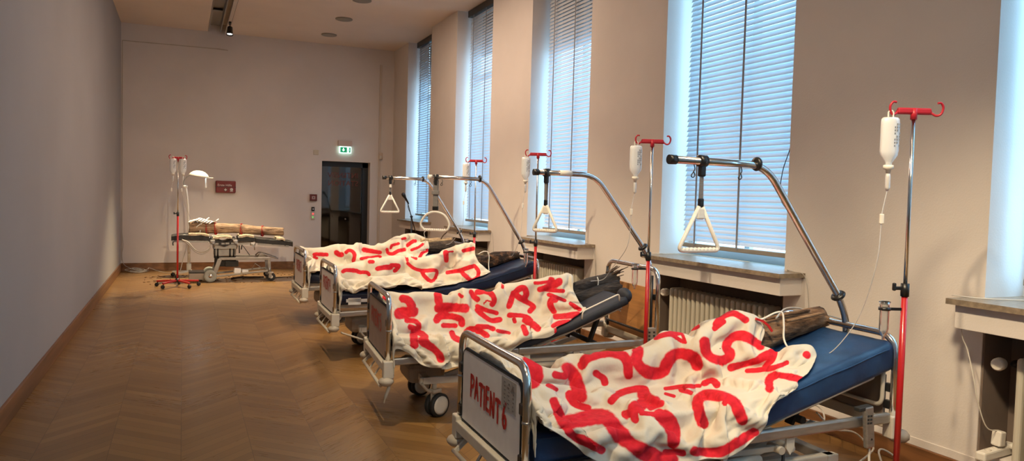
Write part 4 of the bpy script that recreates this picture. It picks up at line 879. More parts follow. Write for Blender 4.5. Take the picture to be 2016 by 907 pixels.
SD = ZM(750, 530, 4.319, [([(185, 250), (230, 265), (262, 310)], 46), ([(155, 375), (220, 370), (275, 362)], 68), ([(220, 438), (290, 445), (318, 475), (305, 505), (245, 490)], 34), ([(270, 525), (340, 548), (378, 580)], 36), ([(275, 560), (282, 640)], 50), ([(350, 610), (430, 662), (485, 710), (508, 760)], 50), ([(480, 215), (490, 270)], 48), ([(495, 330), (600, 326), (712, 332)], 58), ([(475, 432), (500, 402), (600, 402), (675, 422), (688, 462)], 42), ([(530, 480), (630, 480)], 32), ([(600, 540), (620, 580), (665, 605)], 34), ([(735, 535), (770, 510), (830, 518), (890, 560)], 40), ([(670, 218), (690, 232)], 24), ([(35, 240), (60, 252)], 28), ([(765, 195), (790, 235), (820, 255)], 34), ([(830, 488), (907, 490)], 32)])
SE = ZM(940, 530, 4.773, [([(0, 215), (80, 207), (138, 240), (158, 290), (138, 330)], 38), ([(60, 322), (90, 296), (120, 300)], 9), ([(0, 352), (80, 382), (178, 410)], 32), ([(0, 385), (60, 440), (130, 482), (205, 474)], 38), ([(238, 158), (236, 172)], 22), ([(295, 345), (310, 300), (340, 230), (400, 182), (440, 182), (458, 230), (442, 270)], 38), ([(335, 225), (420, 282), (500, 330), (525, 352), (490, 395)], 38), ([(540, 130), (600, 128), (670, 116)], 22), ([(692, 105), (705, 150), (765, 118)], 48), ([(585, 190), (660, 165), (740, 125)], 40), ([(620, 188), (700, 200), (805, 205)], 26), ([(670, 240), (740, 265), (822, 296)], 26), ([(735, 288), (692, 292), (688, 340), (722, 398)], 38), ([(875, 322), (930, 360), (962, 380)], 27), ([(735, 450), (830, 442), (940, 430)], 44), ([(712, 535), (770, 506), (850, 500), (900, 510)], 34), ([(740, 585), (800, 562), (880, 542)], 34), ([(305, 432), (400, 436), (470, 452), (500, 485)], 32), ([(345, 470), (352, 490)], 28), ([(445, 480), (520, 520), (568, 560)], 42), ([(432, 540), (452, 600)], 38), ([(0, 540), (80, 540), (150, 562)], 32), ([(0, 590), (50, 600), (90, 625)], 32), ([(190, 580), (250, 590), (300, 603)], 22)])
C5 = [(792, 581, 5.55), (800, 600, 5.35), (800, 622, 5.15), (796, 645, 5.03), (798, 660, 4.96), (801, 675, 4.915), (800, 692, 4.89)], [(832, 577, 5.55), (835, 600, 5.35), (838, 628, 5.17), (838, 655, 5.03), (838, 678, 4.94), (834, 698, 4.89), (832, 717, 4.86)], [(870, 578, 5.55), (872, 600, 5.37), (875, 628, 5.18), (874, 652, 5.04), (872, 677, 4.93), (870, 703, 4.88), (870, 725, 4.85)], \
 [(905, 576, 5.53), (909, 600, 5.36), (914, 625, 5.2), (914, 647, 5.06), (910, 672, 4.94), (906, 698, 4.88), (905, 720, 4.85)], [(945, 570, 5.5), (950, 597, 5.34), (955, 622, 5.2), (954, 643, 5.06), (946, 670, 4.93), (941, 693, 4.87), (940, 716, 4.84)], [(985, 563, 5.48), (995, 592, 5.32), (1000, 618, 5.18), (1004, 637, 5.05), (996, 653, 4.94), (986, 678, 4.87), (985, 703, 4.84)], \
 [(1030, 555, 5.46), (1038, 585, 5.30), (1045, 613, 5.15), (1046, 630, 5.02), (1038, 643, 4.94), (1034, 655, 4.88), (1034, 671, 4.85)], [(1075, 551, 5.44), (1083, 580, 5.28), (1090, 608, 5.13), (1090, 625, 5.02), (1086, 638, 4.95), (1078, 650, 4.90), (1076, 663, 4.87)], [(1108, 545, 5.42), (1115, 574, 5.26), (1124, 603, 5.1), (1130, 616, 5.01), (1125, 630, 4.95), (1112, 643, 4.91), (1100, 654, 4.88)], [(1122, 543, 5.40), (1130, 573, 5.24), (1145, 604, 5.06), (1151, 618, 4.99), (1149, 630, 4.95), (1142, 637, 4.93), (1130, 641, 4.91)]
CR5 = [([(912, 578), (930, 610), (932, 640), (915, 660)], .012, 9, 'r'), ([(860, 650), (872, 640), (900, 632), (940, 635)], -.018, 8, 'r'), ([(868, 660), (880, 680), (884, 700), (870, 720)], .018, 10, 'f'), ([(790, 655), (800, 640), (830, 632), (860, 625)], -.012, 8, 'r'), ([(785, 665), (800, 680), (815, 690)], .014, 7, 'f'), ([(836, 690), (850, 712), (862, 722)], .014, 9, 's'), ([(990, 563), (1015, 588), (1038, 610), (1050, 620)], .016, 8, 'f'), ([(1045, 580), (1075, 605), (1100, 622)], -.012, 10, 's'),
 ([(1030, 635), (1044, 640), (1045, 655)], .018, 7, 'f'), ([(975, 650), (1000, 645), (1030, 633), (1060, 640)], -.014, 8, 'r'), ([(1060, 655), (1085, 645), (1120, 640)], .010, 8, 'r'), ([(1085, 590), (1110, 600), (1145, 610)], .010, 10, 's'), ([(1060, 575), (1075, 578), (1090, 580)], .005, 4, 'r'), ([(1055, 583), (1075, 588), (1090, 592)], .005, 4, 'r'), ([(955, 660), (985, 668), (1030, 662)], .014, 12, 's'), ([(940, 700), (950, 680), (960, 665)], -.010, 10, 's'), ([(905, 700), (912, 680), (930, 660)], .012, 9, 's')]
blanket(5, 'canvas blanket with red painted letters on the PATIENT 5 bed', C5, [(.04, .20, .80), (.04, .10, .83), (.04, -.06, .81), (.04, -.22, .765), (.035, -.36, .68), (.035, -.455, .60), (.035, -.475, .53)], SD+SE, CR5, 300, 170, 9.7, .004, 2.0, .11)

SG = ZM(650, 470, 6.109, [([(150, 395), (190, 377), (300, 383), (360, 402), (440, 405), (470, 430)], 30), ([(570, 360), (640, 345), (720, 340)], 40), ([(735, 318), (820, 322), (800, 360), (775, 382)], 30), ([(480, 279), (515, 279)], 32), ([(915, 215), (930, 258)], 24), ([(985, 212), (1035, 240)], 24), ([(935, 295), (1000, 348), (1060, 373), (1150, 385), (1275, 383), (1262, 470), (1215, 512), (1150, 465), (1105, 400)], 28), ([(1390, 170), (1395, 255)], 42), ([(1400, 160), (1480, 152)], 14), ([(1600, 143), (1720, 118)], 30), ([(1410, 408), (1560, 380), (1700, 335), (1745, 335), (1785, 400), (1770, 465), (1700, 500), (1630, 450), (1575, 390)], 32)])
C4 = [(672, 526, 7.6), (676, 535, 7.45), (680, 541, 7.3), (680, 548, 7.2), (680, 554, 7.1), (680, 561, 7.02), (680, 569, 6.99)], [(705, 519, 7.65), (708, 530, 7.45), (710, 540, 7.3), (712, 549, 7.2), (712, 555, 7.1), (712, 561, 7.02), (712, 568, 6.99)], [(745, 513, 7.65), (748, 525, 7.47), (750, 535, 7.33), (752, 544, 7.2), (752, 551, 7.1), (752, 558, 7.02), (752, 566, 6.99)], [(787, 510, 7.65), (790, 520, 7.5), (795, 530, 7.35), (798, 540, 7.22), (800, 548, 7.12), (798, 556, 7.04), (795, 562, 7.0)], \
 [(823, 508, 7.63), (825, 520, 7.48), (828, 532, 7.34), (830, 543, 7.22), (830, 552, 7.12), (828, 560, 7.05), (827, 567, 7.01)], [(860, 500, 7.6), (862, 515, 7.46), (865, 530, 7.33), (868, 542, 7.22), (866, 552, 7.13), (864, 561, 7.06), (862, 569, 7.02)], [(892, 494, 7.6), (896, 510, 7.46), (898, 525, 7.33), (900, 537, 7.22), (898, 548, 7.13), (894, 558, 7.06), (890, 566, 7.03)], [(918, 485, 7.58), (922, 503, 7.44), (926, 520, 7.31), (930, 531, 7.22), (928, 541, 7.14), (922, 550, 7.08), (915, 561, 7.04)], [(932, 482, 7.55), (936, 505, 7.4), (945, 518, 7.3), (958, 530, 7.2), (963, 536, 7.15), (952, 545, 7.1), (942, 550, 7.07)]
CR4 = [([(735, 548), (770, 538), (800, 529)], .030, 6, 'f'), ([(805, 530), (815, 548), (826, 562)], .026, 6, 'f'), ([(797, 510), (805, 525), (822, 535)], -.016, 7, 'r'), ([(675, 552), (690, 545), (720, 552)], .016, 6, 'r'), ([(684, 560), (690, 565), (700, 560)], -.018, 6, 's'), ([(735, 556), (770, 554), (795, 552)], .022, 5, 'r'), ([(862, 540), (878, 525), (890, 513)], .016, 7, 'f'), ([(890, 512), (892, 530)], -.016, 5, 'r'), ([(885, 512), (905, 522), (925, 528)], -.018, 8, 's'), ([(900, 497), (905, 510), (925, 515)], .012, 6, 'r'), ([(728, 514), (760, 513), (790, 515)], .014, 6, 's')]
blanket(4, 'canvas blanket with two red painted loops on the PATIENT 4 bed', C4, [(.04, .28, .80), (.04, .12, .83), (.04, -.02, .825), (.04, -.18, .80), (.04, -.30, .76), (.04, -.43, .70), (.04, -.475, .63)], SG, CR4, 240, 130, 5.5, .004, 1.9, .14)

SH = ZM(590, 455, 7.2, [([(205, 330), (240, 325), (380, 332)], 34), ([(205, 362), (240, 380)], 26), ([(525, 305), (560, 330), (600, 332)], 48), ([(660, 300), (700, 272), (750, 290), (778, 340), (765, 415)], 34), ([(905, 262), (1000, 280), (1140, 300)], 38), ([(870, 390), (1000, 370), (1135, 355), (1138, 392)], 24), ([(1000, 435), (1045, 440)], 38), ([(1235, 255), (1255, 308), (1320, 320), (1400, 280), (1485, 262)], 32), ([(1290, 235), (1310, 200), (1400, 177)], 26), ([(1530, 200), (1600, 150), (1635, 142)], 34), ([(1590, 265), (1680, 230), (1745, 185)], 26), ([(1700, 370), (1740, 305), (1805, 272)], 34), ([(1450, 110), (1500, 102)], 20)])
C3 = [(612, 495, 9.6), (614, 503, 9.45), (614, 511, 9.3), (612, 518, 9.2), (612, 524, 9.1), (613, 530, 9.0), (613, 534, 8.95)], [(645, 493, 9.6), (647, 502, 9.45), (648, 510, 9.3), (648, 517, 9.2), (646, 523, 9.1), (644, 528, 9.0), (643, 533, 8.95)], [(680, 489, 9.6), (682, 498, 9.45), (684, 507, 9.32), (684, 515, 9.2), (684, 522, 9.1), (682, 529, 9.0), (680, 535, 8.95)], [(714, 488, 9.6), (716, 496, 9.46), (718, 506, 9.33), (718, 514, 9.2), (718, 521, 9.1), (716, 528, 9.0), (715, 534, 8.95)], \
 [(748, 487, 9.6), (750, 496, 9.46), (752, 506, 9.33), (752, 514, 9.2), (752, 521, 9.1), (750, 528, 9.0), (750, 534, 8.95)], [(785, 474, 9.58), (787, 488, 9.45), (789, 502, 9.32), (790, 512, 9.2), (790, 520, 9.1), (788, 527, 9.0), (787, 533, 8.96)], [(812, 469, 9.56), (814, 484, 9.43), (816, 498, 9.31), (818, 508, 9.2), (818, 516, 9.1), (816, 523, 9.02), (815, 529, 8.97)], [(838, 473, 9.52), (841, 484, 9.4), (842, 495, 9.3), (838, 503, 9.2), (838, 510, 9.1), (836, 517, 9.03), (835, 523, 8.99)]
CR3 = [([(605, 500), (615, 512), (612, 530)], .020, 5, 'f'), ([(610, 520), (622, 508), (628, 520)], .018, 4, 'r'), ([(675, 500), (680, 510), (672, 522), (655, 528)], .022, 6, 'f'), ([(715, 490), (714, 505)], .012, 4, 'f'), ([(752, 490), (760, 500), (765, 512)], -.024, 5, 'r'), ([(748, 487), (755, 490)], .016, 5, 's'), ([(800, 487), (803, 500), (812, 508)], .018, 6, 'f'), ([(786, 473), (800, 478), (825, 476)], -.012, 4, 'r'), ([(700, 512), (720, 509), (750, 508)], .016, 5, 'r')]
blanket(3, 'crumpled canvas blanket with red strokes on the farthest bed', C3, [(.04, .25, .80), (.04, .10, .82), (.04, -.05, .80), (.04, -.2, .77), (.04, -.32, .71), (.04, -.43, .66), (.04, -.475, .60)], SH, CR3, 200, 100, 12.2, .005, 1.9, .16)

# ------------------------------------------------------------------ logs
def log(pts, r, m, name, label, seed, n=30, ln=60, rough=.12, group='logs lying on the beds', flat=1.0):
    P = smooth(pts, max(2, ln//(len(pts)-1))); rr = r if callable(r) else (lambda t: r); vs = []; K = len(P); X, Y, _ = basis(P[-1]-P[0])
    for i, p in enumerate(P):
        t = i/(K-1)
        for k in range(n):
            a = 2*PI*k/n; q = Vector((math.cos(a)*2.2, math.sin(a)*2.2, t*3.5+seed)); g = noise.noise(q*1.1)*.9+noise.noise(q*Vector((3, 3, .7)).length*.4)*.4 + abs(noise.noise(Vector((a*3.2 if a < PI else (2*PI-a)*3.2, t*2, seed))))*.8-.4
            R_ = rr(t)*(1+rough*g); jit = (noise.noise(Vector((a*2, seed, 0)))*.03 if i in (0, K-1) else 0)
            vs.append(p + X*(math.cos(a)*R_) + Y*(math.sin(a)*R_*flat) + (P[-1]-P[0]).normalized()*jit)
    vs += [P[0], P[-1]]; fs = [(i*n+k, (i+1)*n+k, (i+1)*n+(k+1) % n, i*n+(k+1) % n) for i in range(K-1) for k in range(n)]; sm = [True]*len(fs)
    fs += [(K*n, k, (k+1) % n) for k in range(n)]+[(K*n+1, (K-1)*n+(k+1) % n, (K-1)*n+k) for k in range(n)]; sm += [False]*(2*n)
    o = MB().add(vs, fs, sm).build(name, m); return tag(o, label, 'log', group)
l6 = log(LOGS[6][0], lambda t: .108-.045*t, M_bark6, 'tree_log', 'thick brown log with peeling bark under the blanket of the nearest bed', 1.3)
l5 = log(LOGS[5][0], lambda t: .082, M_bark5, 'tree_log', 'dark split log with broken twigs at its end on the PATIENT 5 bed', 4.1)
l4 = log(LOGS[4][0], lambda t: .108-.055*t, M_bark4, 'tree_log', 'gnarled brown log with flaking bark on the PATIENT 4 bed', 7.7, rough=.32)
l3 = log(LOGS[3][0], lambda t: .078, M_bark3, 'tree_log', 'dark log with a bare pale upper side on the farthest bed', 9.9, rough=.2)
o = log([(2.88, 9.44, .985), (3.05, 9.43, .99), (3.30, 9.42, 1.0)], lambda t: .036, M_palewood, 'bare_wood', 'tmp', 2.2, 14, 30, .4); o['label'] = ''; del o['label']; del o['category']; del o['group']; o.parent = l3
sl = log([(2.93, 5.27, .765), (3.06, 5.27, .80), (3.2, 5.27, .835), (3.33, 5.27, .868)], lambda t: .068, M_bark5, 'split_slab', 'tmp', 8.8, 18, 30, .10)
for k in ('label', 'category', 'group'): del sl[k]
sl.parent = l5
e = Vector((3.36, 5.38, .95)); tw = MB()
for k in range(16):
    a = random.uniform(-.9, .9); d = Vector((random.uniform(.5, 1), a*.8, random.uniform(-.1, .75))).normalized(); s0 = e+Vector((-.06, random.uniform(-.05, .05), random.uniform(-.01, .035)))
    tw.tube([s0, s0+d*.05, s0+d*random.uniform(.08, .17)+Vector((0, 0, random.uniform(-.01, .02)))], [.009, .006, .003], 6)
tw.build('broken_twigs', M_twig, l5)
# splinters, wires and ribbons on the logs
tw = MB()
for p, q in (((3.05, 3.1, .955), (3.38, 3.14, .985)), ((2.95, 3.15, .965), (3.3, 3.18, .995))): tw.tube(smooth([p, ((p[0]+q[0])/2, p[1], (p[2]+q[2])/2+.006), q], 6), [.010]*12+[.006], 8)
tw.build('peeling_bark', M_bark6, l6)
def onlog(pts, ry=.09): return [Vector(at(*p)) for p in pts]
tag(MB().tube(smooth(onlog([(1478, 630, 3.12), (1500, 628, 3.10), (1525, 616, 3.09), (1540, 616, 3.08), (1543, 640, 3.06), (1543, 665, 3.04), (1550, 682, 3.0), (1562, 690, 2.97)]), 8), .0055, 8).build('sensor_cable', M_cable), 'white cable looped over the brown log on the nearest bed', 'cable')
tag(MB().tube(smooth(onlog([(1528, 626, 3.12), (1545, 608, 3.2), (1570, 606, 3.24), (1600, 614, 3.28), (1640, 623, 3.34), (1668, 632, 3.38)]), 8), .005, 8).build('sensor_cable', M_cableg), 'grey cable running behind the brown log to the headboard of the nearest bed', 'cable')
g = MB(); P3 = onlog([(1488, 627, 3.10), (1502, 632, 3.095), (1512, 640, 3.085), (1520, 652, 3.075)])
for a, b in zip(P3[:-1], P3[1:]): g.bar(a, b, .012, .012)
tag(g.build('red_ribbon', M_paint), 'short red ribbon stuck to the brown log on the nearest bed', 'ribbon')
tag(MB().tube(smooth(onlog([(1170, 602, 5.3), (1173, 580, 5.29), (1178, 556, 5.29), (1176, 545, 5.31)])[::-1]+onlog([(1172, 585, 5.27), (1196, 600, 5.1), (1222, 612, 4.95)]), 8), .005, 8).build('sensor_cable', M_cable), 'white cable crossing the dark split log on the PATIENT 5 bed', 'cable')
tag(MB().tube(smooth(onlog([(942, 500, 7.38), (952, 495, 7.37), (960, 496, 7.36), (963, 505, 7.35), (962, 520, 7.34), (963, 534, 7.30)]), 8), .006, 8).build('sensor_cable', M_cable), 'white cable looped over the gnarled log on the PATIENT 4 bed', 'cable')
tag(MB().tube(smooth([at(835, 458, 9.35), at(838, 472, 9.34), at(836, 478, 9.33), at(835, 486, 9.3)][::-1]+[at(842, 452, 9.4)], 6), .004, 6).build('sensor_cable', M_cableg), 'thin cable hanging at the blanket end on the farthest bed', 'cable')
tag(MB().tube(smooth([at(868, 470, 9.4), at(872, 464, 9.4), at(878, 458, 9.4), at(880, 456, 9.4)], 6), .008, 8).build('side_branch', M_twig), 'short thin branch standing up from the farthest log', 'branch')
g = MB()
for k in range(9):
    c = Vector(at(1585+random.uniform(-12, 16), 666+random.uniform(-5, 6), 2.99)); c.z = ground(6, c.x, c.y)+.008; a = random.uniform(0, PI); g.tube([c, c+Vector((math.cos(a)*.02, math.sin(a)*.02, .002)), c+Vector((math.cos(a)*.04, math.sin(a)*.025, .0))], .003, 5)
tag(g.build('bark_crumbs', M_debris), 'loose bark crumbs on the blue mattress below the brown log', 'bark', None, 'stuff')

# ------------------------------------------------------------------ cables, control and power strip at the near right
o = thing('hand_control', 'grey bed hand control clipped to the rail of the nearest bed', 'remote control', tuple(at(1706, 808, 2.655)), -.05)
MB().box((.018, 0, -.085), (.055, .028, .215), Matrix.Rotation(-.10, 3, 'Y'), .008).build('case', M_alu, o)
MB().box((-.01, .01, .012), (.09, .04, .02), Matrix.Rotation(-.10, 3, 'Y'), .004).build('clip', M_rubber, o)
g = MB()
for k in range(3):
    for j in range(2): g.box((-.0+j*.018, -.0155, -.025-k*.018), (.012, .003, .010), Matrix.Rotation(-.10, 3, 'Y'), .001)
g.prism([(-.008, 0), (.008, 0), (0, .012)], (.028, -.016, -.15), (1, 0, 0), (0, 0, 1), -.001); g.build('buttons', M_rubber, o)
MB().tube(smooth([(.03, 0, -.19), (.032, .0, -.24), (.028, 0, -.32), (.02, .05, -.40)], 6), .006, 8).build('control_cord', M_cable, o)
tag(MB().tube(smooth([at(1608, 812, 3.2), at(1640, 843, 3.3), at(1680, 850, 3.4), at(1703, 870, 3.4), at(1712, 893, 3.2), (2.95, 2.9, .012), (3.1, 3.0, .012)], 8), .006, 8).build('floor_cable', M_cable), 'white cable trailing over the floor under the nearest bed', 'cable')
tag(MB().tube(smooth([(3.3, 3.25, .35), at(1620, 830, 3.55), at(1612, 800, 3.7), (3.95, 3.9, .2), (4.0, 4.4, .012)], 8), .006, 8).build('floor_cable', M_cable), 'white cable dropping behind the nearest bed towards the wall', 'cable')
tag(MB().tube(smooth([(3.3, 2.6, .01), (3.55, 2.75, .01), at(1730, 890, 3.1), at(1760, 897, 3.05), (3.9, 2.9, .01), (4.05, 2.65, .01)], 8), .006, 8).build('floor_cable', M_cable), 'white cable on the floor beside the baseboard, behind the nearest red stand', 'cable')
o = thing('power_strip', 'white power strip at the foot of the radiator niche, right edge of the photo', 'power strip', (4.165, 2.63, .216), .12)
MB().box((0, 0, .03), (.32, .055, .05), None, .01).build('case', M_white, o)
g = MB()
for k in range(3): g.lathe([(.018, 0), (.018, .003), (.014, .003), (.014, 0)], (-.08+k*.08, 0, .054), (0, 0, 1))
g.build('sockets', M_offwhite, o)
MB().box((.115, -.02, .058), (.05, .06, .03), None, .01).build('switch_cap', M_white, o)
o = thing('plug_adapter', 'white plug adapter standing in the power strip', 'plug', (4.19, 2.632, .272))
MB().box((0, 0, .05), (.05, .055, .085), Matrix.Rotation(.1, 3, 'Y'), .008).build('adapter_body', M_white, o)
MB().tube(smooth([Vector((0, 0, .09))]+[Vector(p)-Vector((4.19, 2.632, .272)) for p in (at(1942, 840, 2.64), at(1925, 790, 2.66), at(1917, 745, 2.68), at(1905, 690, 2.72), at(1895, 665, 2.74), (3.98, 2.74, .95))], 8), .0035, 6).build('adapter_cord', M_cable, o)
for k, l in ((4, 'white cord lying on the sill at the right edge of the photo'), (3, 'white cord lying on the sill of the second nearest window')):
    a, b = WIN[k]; tag(MB().tube(smooth([(4.02, b+.10, ZS+.006), (4.08, b-.05, ZS+.006), (4.30, b-.22, ZS+.006), (4.36, b-.5, ZS+.006), (4.37, b-1.0, ZS+.006)], 8), .003, 6).build('sill_cord', M_cable), l, 'cord')
for k, l in ((3, 'thin cord hanging down the wall at the near end of the second nearest sill'), (2, 'thin cord hanging down the wall at the near end of the middle sill'), (1, 'thin cord hanging at the near end of the second farthest sill')):
    a, b = WIN[k]; tag(MB().tube(smooth([(4.2, a+.05, ZS+.006), (4.10, a-.15, ZS+.008), (4.13, a-.235, ZS-.03), (4.145, a-.27, .8), (4.145, a-.26, .5), (4.13, a-.25, .2)], 8), .0028, 6).build('wall_cord', M_cableg), l, 'cord')

# ------------------------------------------------------------------ microphone stand by the farthest window
mx, my = 3.55, 12.2
o = thing('microphone_stand', 'black microphone stand in front of the farthest window', 'microphone stand', (mx, my, 0))
for k in range(3):
    a = 2*PI*k/3+.3; MB().tube([(0, 0, .12), (math.cos(a)*.30, math.sin(a)*.30, .012)], .009, 8).build('tripod_leg', M_black, o)
MB().cyl((0, 0, .08), (0, 0, 1.22), .010).build('stand_pole', M_black, o)
MB().cyl((0, -.02, 1.22), (0, .02, 1.22), .02).build('boom_joint', M_black, o)
dirv = Vector(at(802, 388, my))-Vector(at(812, 425, my)); dirv.normalize()
p0 = Vector((0, 0, 1.22)); MB().tube([p0-dirv*.30, p0+dirv*.27], .008, 8).build('boom_arm', M_black, o)
tip = p0+dirv*.27; md = Vector((-.55, -.2, .8)).normalized()
m_ = MB(); m_.lathe([(.012, -.05), (.016, .0), (.020, .08), (.027, .10), (.033, .125), (.031, .15), (.02, .168), (0, .172)], tip, md); m_.build('microphone', M_black, o)
MB().tube(smooth([tip-md*.04, tip+Vector((.02, 0, -.12)), p0+Vector((.02, 0, -.05)), (.015, 0, .8), (.02, 0, .3)], 6), .004, 6).build('microphone_cable', M_cabled, o)
# ------------------------------------------------------------------ operating table at the far end
OY = 14.0
T0 = Vector((.85, OY, 0))
def ta(zx, zy, y=OY): return Vector(at(360+zx/5.667, 420+zy/5.667, y))-T0
o = thing('operating_table', 'old operating table with worn black pads at the far end of the room', 'operating table', tuple(T0))
def pad(pts, th, name, hw=.25, m=None):
    q = MB(); P = smooth([ta(*p) for p in pts], 5); n = len(P); vs = []
    for i, p in enumerate(P):
        for y, z in ((-hw, 0), (-hw+.015, .012), (hw-.015, .012), (hw, 0), (hw, -th), (-hw, -th)): vs.append((p.x, y+.006*noise.noise(Vector((i*.7, y*9, 2))), p.z+z+.008*noise.noise(Vector((i*.6, z*50, y*5)))))
    fs = [(i*6+k, i*6+(k+1) % 6, (i+1)*6+(k+1) % 6, (i+1)*6+k) for i in range(n-1) for k in range(6)]+[tuple(range(6))[::-1], tuple((n-1)*6+k for k in range(6))]
    return q.add(vs, fs).build(name, m or M_opblack, o)
M_torn = mat('torn_padding', (0.62, 0.52, 0.36), .9, var=.35, vscale=30, bump=.6, bscale=60)
h_ = pad([(-128, 248), (-60, 238), (60, 232), (200, 240), (300, 262)], .075, 'head_pad'); pad([(310, 268), (380, 290), (450, 312), (520, 290), (580, 268)], .07, 'seat_pad'); pad([(605, 258), (700, 256), (795, 262)], .07, 'hip_pad'); pad([(800, 268), (950, 285), (1100, 300), (1207, 312)], .075, 'leg_pad')
for pts, nm in (([(60, 218), (200, 216), (290, 232)], 'torn_padding'), ([(330, 262), (440, 245), (540, 256)], 'torn_padding'), ([(615, 244), (700, 232), (780, 244)], 'torn_padding'), ([(1030, 268), (1090, 266), (1120, 280)], 'torn_padding')): pad(pts, .03, nm, .256, M_torn)
for y in (-.24, .24):
    for a, b in (((-120, 300), (280, 305)), ((300, 330), (590, 320)), ((610, 330), (800, 322)), ((820, 330), (1165, 356))): MB().bar(ta(*a)+Vector((0, y, 0)), ta(*b)+Vector((0, y, 0)), .02, .03).build('side_rail', M_steel, o)
for zx, zy in ((325, 300), (575, 298), (765, 330)):
    q = MB(); c = ta(zx, zy); q.box(c+Vector((0, -.27, 0)), (.085, .06, .055), None, .012).cyl(c+Vector((.01, -.29, -.02)), c+Vector((.01, -.34, -.02)), .022).cyl(c+Vector((.02, -.30, 0)), c+Vector((.03, -.30, -.10)), .008); q.build('rail_clamp', M_chromed, o)
q = MB(); a, b = ta(345, 385), ta(585, 470); q.span((a.x, -.18, b.z), (b.x, .18, a.z), .02); q.span((a.x-.02, -.2, a.z-.01), (b.x+.02, .2, a.z+.10), .01); q.build('column_head', M_steel, o)
q = MB()
for zx in (350, 385, 520, 560): c = ta(zx, 420); q.cyl((c.x, -.2, c.z-.10), (c.x, -.2, c.z+.06), .013)
q.build('column_rod', M_black, o)
a, b = ta(355, 460), ta(585, 580); MB().span((a.x, -.16, b.z), (b.x, .16, a.z), .01).build('column', M_rubber, o)
a, b = ta(465, 520), ta(612, 580); MB().span((a.x, -.21, b.z), (b.x, -.05, a.z), .006).build('battery_box', M_black, o)
q = MB()
for y in (-.26, .26):
    Y = Vector((0, y, 0)); q.bar(ta(412, 490)+Y, ta(945, 488)+Y, .035, .045, .005).bar(ta(405, 495)+Y, ta(350, 645)+Y, .03, .07, .005).bar(ta(945, 480)+Y, ta(950, 625)+Y, .03, .05, .005).bar(ta(365, 684)+Y, ta(935, 622)+Y, .03, .035, .005)
q.bar(ta(412, 490)+Vector((0, -.26, 0)), ta(412, 490)+Vector((0, .26, 0)), .04, .03).bar(ta(930, 622)+Vector((0, -.26, 0)), ta(930, 622)+Vector((0, .26, 0)), .04, .03); q.build('base_frame', M_steel, o)
q = MB(); q.tube(fillet([ta(815, 470)+Vector((0, -.2, 0)), ta(855, 432)+Vector((0, -.2, 0)), ta(1045, 492)+Vector((0, -.2, 0)), ta(1045, 492)+Vector((0, .1, 0)), ta(855, 432)+Vector((0, .1, 0)), ta(815, 470)+Vector((0, .1, 0))], .03), .012, 8).tube([ta(760, 610)+Vector((0, -.2, 0)), ta(795, 545)+Vector((0, -.2, 0)), ta(880, 605)+Vector((0, -.2, 0))], .008, 6); q.build('foot_pedal', M_steel, o)
for y in (-.30, .30):
    c = ta(300, 690); c.z = .105; k = MB().lathe([(0, -.025), (.05, -.028), (.06, -.035), (.10, -.035), (.105, -.02), (.105, .02), (.10, .035), (.06, .035), (.05, .028), (0, .025)], (c.x, y, .105), (0, -1, 0), 28).build('wheel', M_wheelgrey, o)
    MB().lathe([(.0, .03), (.03, .03), (.032, .026)], (c.x, y, .105), (0, -1, 0)).cyl((c.x, y-.03, .105), (c.x, y-.045, .105), .012).build('hub_cap', M_chrome, k)
    c = ta(965, 700); k = MB().box((c.x-.01, y, .15), (.10, .05, .03), None, .01).box((c.x-.02, y-.03, .11), (.05, .01, .10)).box((c.x-.02, y+.03, .11), (.05, .01, .10)).cyl((c.x-.03, y, .15), (c.x-.03, y, .24), .015).build('caster', M_steel, o)
    MB().lathe([(.055, -.018), (.072, -.014), (.075, 0), (.072, .014), (.055, .018)], (c.x, y, .075), (0, -1, 0), 24).build('tyre', M_rubber, k); MB().lathe([(0, -.012), (.055, -.014), (.055, .016), (.0, .020)], (c.x, y, .075), (0, -1, 0), 24).build('wheel_disc', M_white, k)
a, b = ta(65, 645), ta(235, 715); MB().span((a.x, -.22, .03), (b.x, .18, .15), .01).build('foot_box', M_greybox, o); MB().span((a.x, -.225, .15), (b.x, .18, .165)).build('foot_box_lid', M_black, o)
for z in (0, .03): MB().tube(smooth([ta(-10, 280)+Vector((0, -.28, 0)), ta(60, 310)+Vector((0, -.30, -z)), ta(130, 385)+Vector((0, -.31, -z)), ta(200, 415)+Vector((0, -.31, -z)), ta(270, 390)+Vector((0, -.30, -z)), ta(305, 345)+Vector((0, -.28, -z))], 6), .011, 8).build('hose', M_cableg, o)
MB().tube(smooth([ta(-100, 300)+Vector((0, -.26, 0)), ta(-110, 320)+Vector((0, -.27, 0)), ta(-105, 345)+Vector((0, -.27, 0))], 4), .010, 6).build('rail_hook', M_black, o)
MB().bar(ta(660, 350)+Vector((0, -.22, 0)), ta(735, 455)+Vector((0, -.22, 0)), .012, .012).bar(ta(618, 345)+Vector((0, -.24, 0)), ta(620, 430)+Vector((0, -.24, 0)), .012, .02).bar(ta(650, 340)+Vector((0, -.24, 0)), ta(640, 390)+Vector((0, -.24, 0)), .012, .02).build('table_lever', M_black, o)
for a, b, l in (((562, 598), (638, 655), 'white package with a cross fold, left of two under the operating table'), ((650, 616), (722, 650), 'flat white package, right of two under the operating table')):
    p, q2 = ta(*a)+T0, ta(*b)+T0; k = MB().box(((p.x+q2.x)/2, OY-.15, (p.z+q2.z)/2), (abs(q2.x-p.x), .14, abs(p.z-q2.z)), Matrix.Rotation(.08, 3, 'Y'), .012).build('white_package', M_cloth_white); tag(k, l, 'package', 'white packages on the table base')
PL = [ta(72, 158)+T0, ta(300, 166)+T0, ta(600, 170)+T0, ta(850, 192)+T0, ta(1118, 204)+T0]
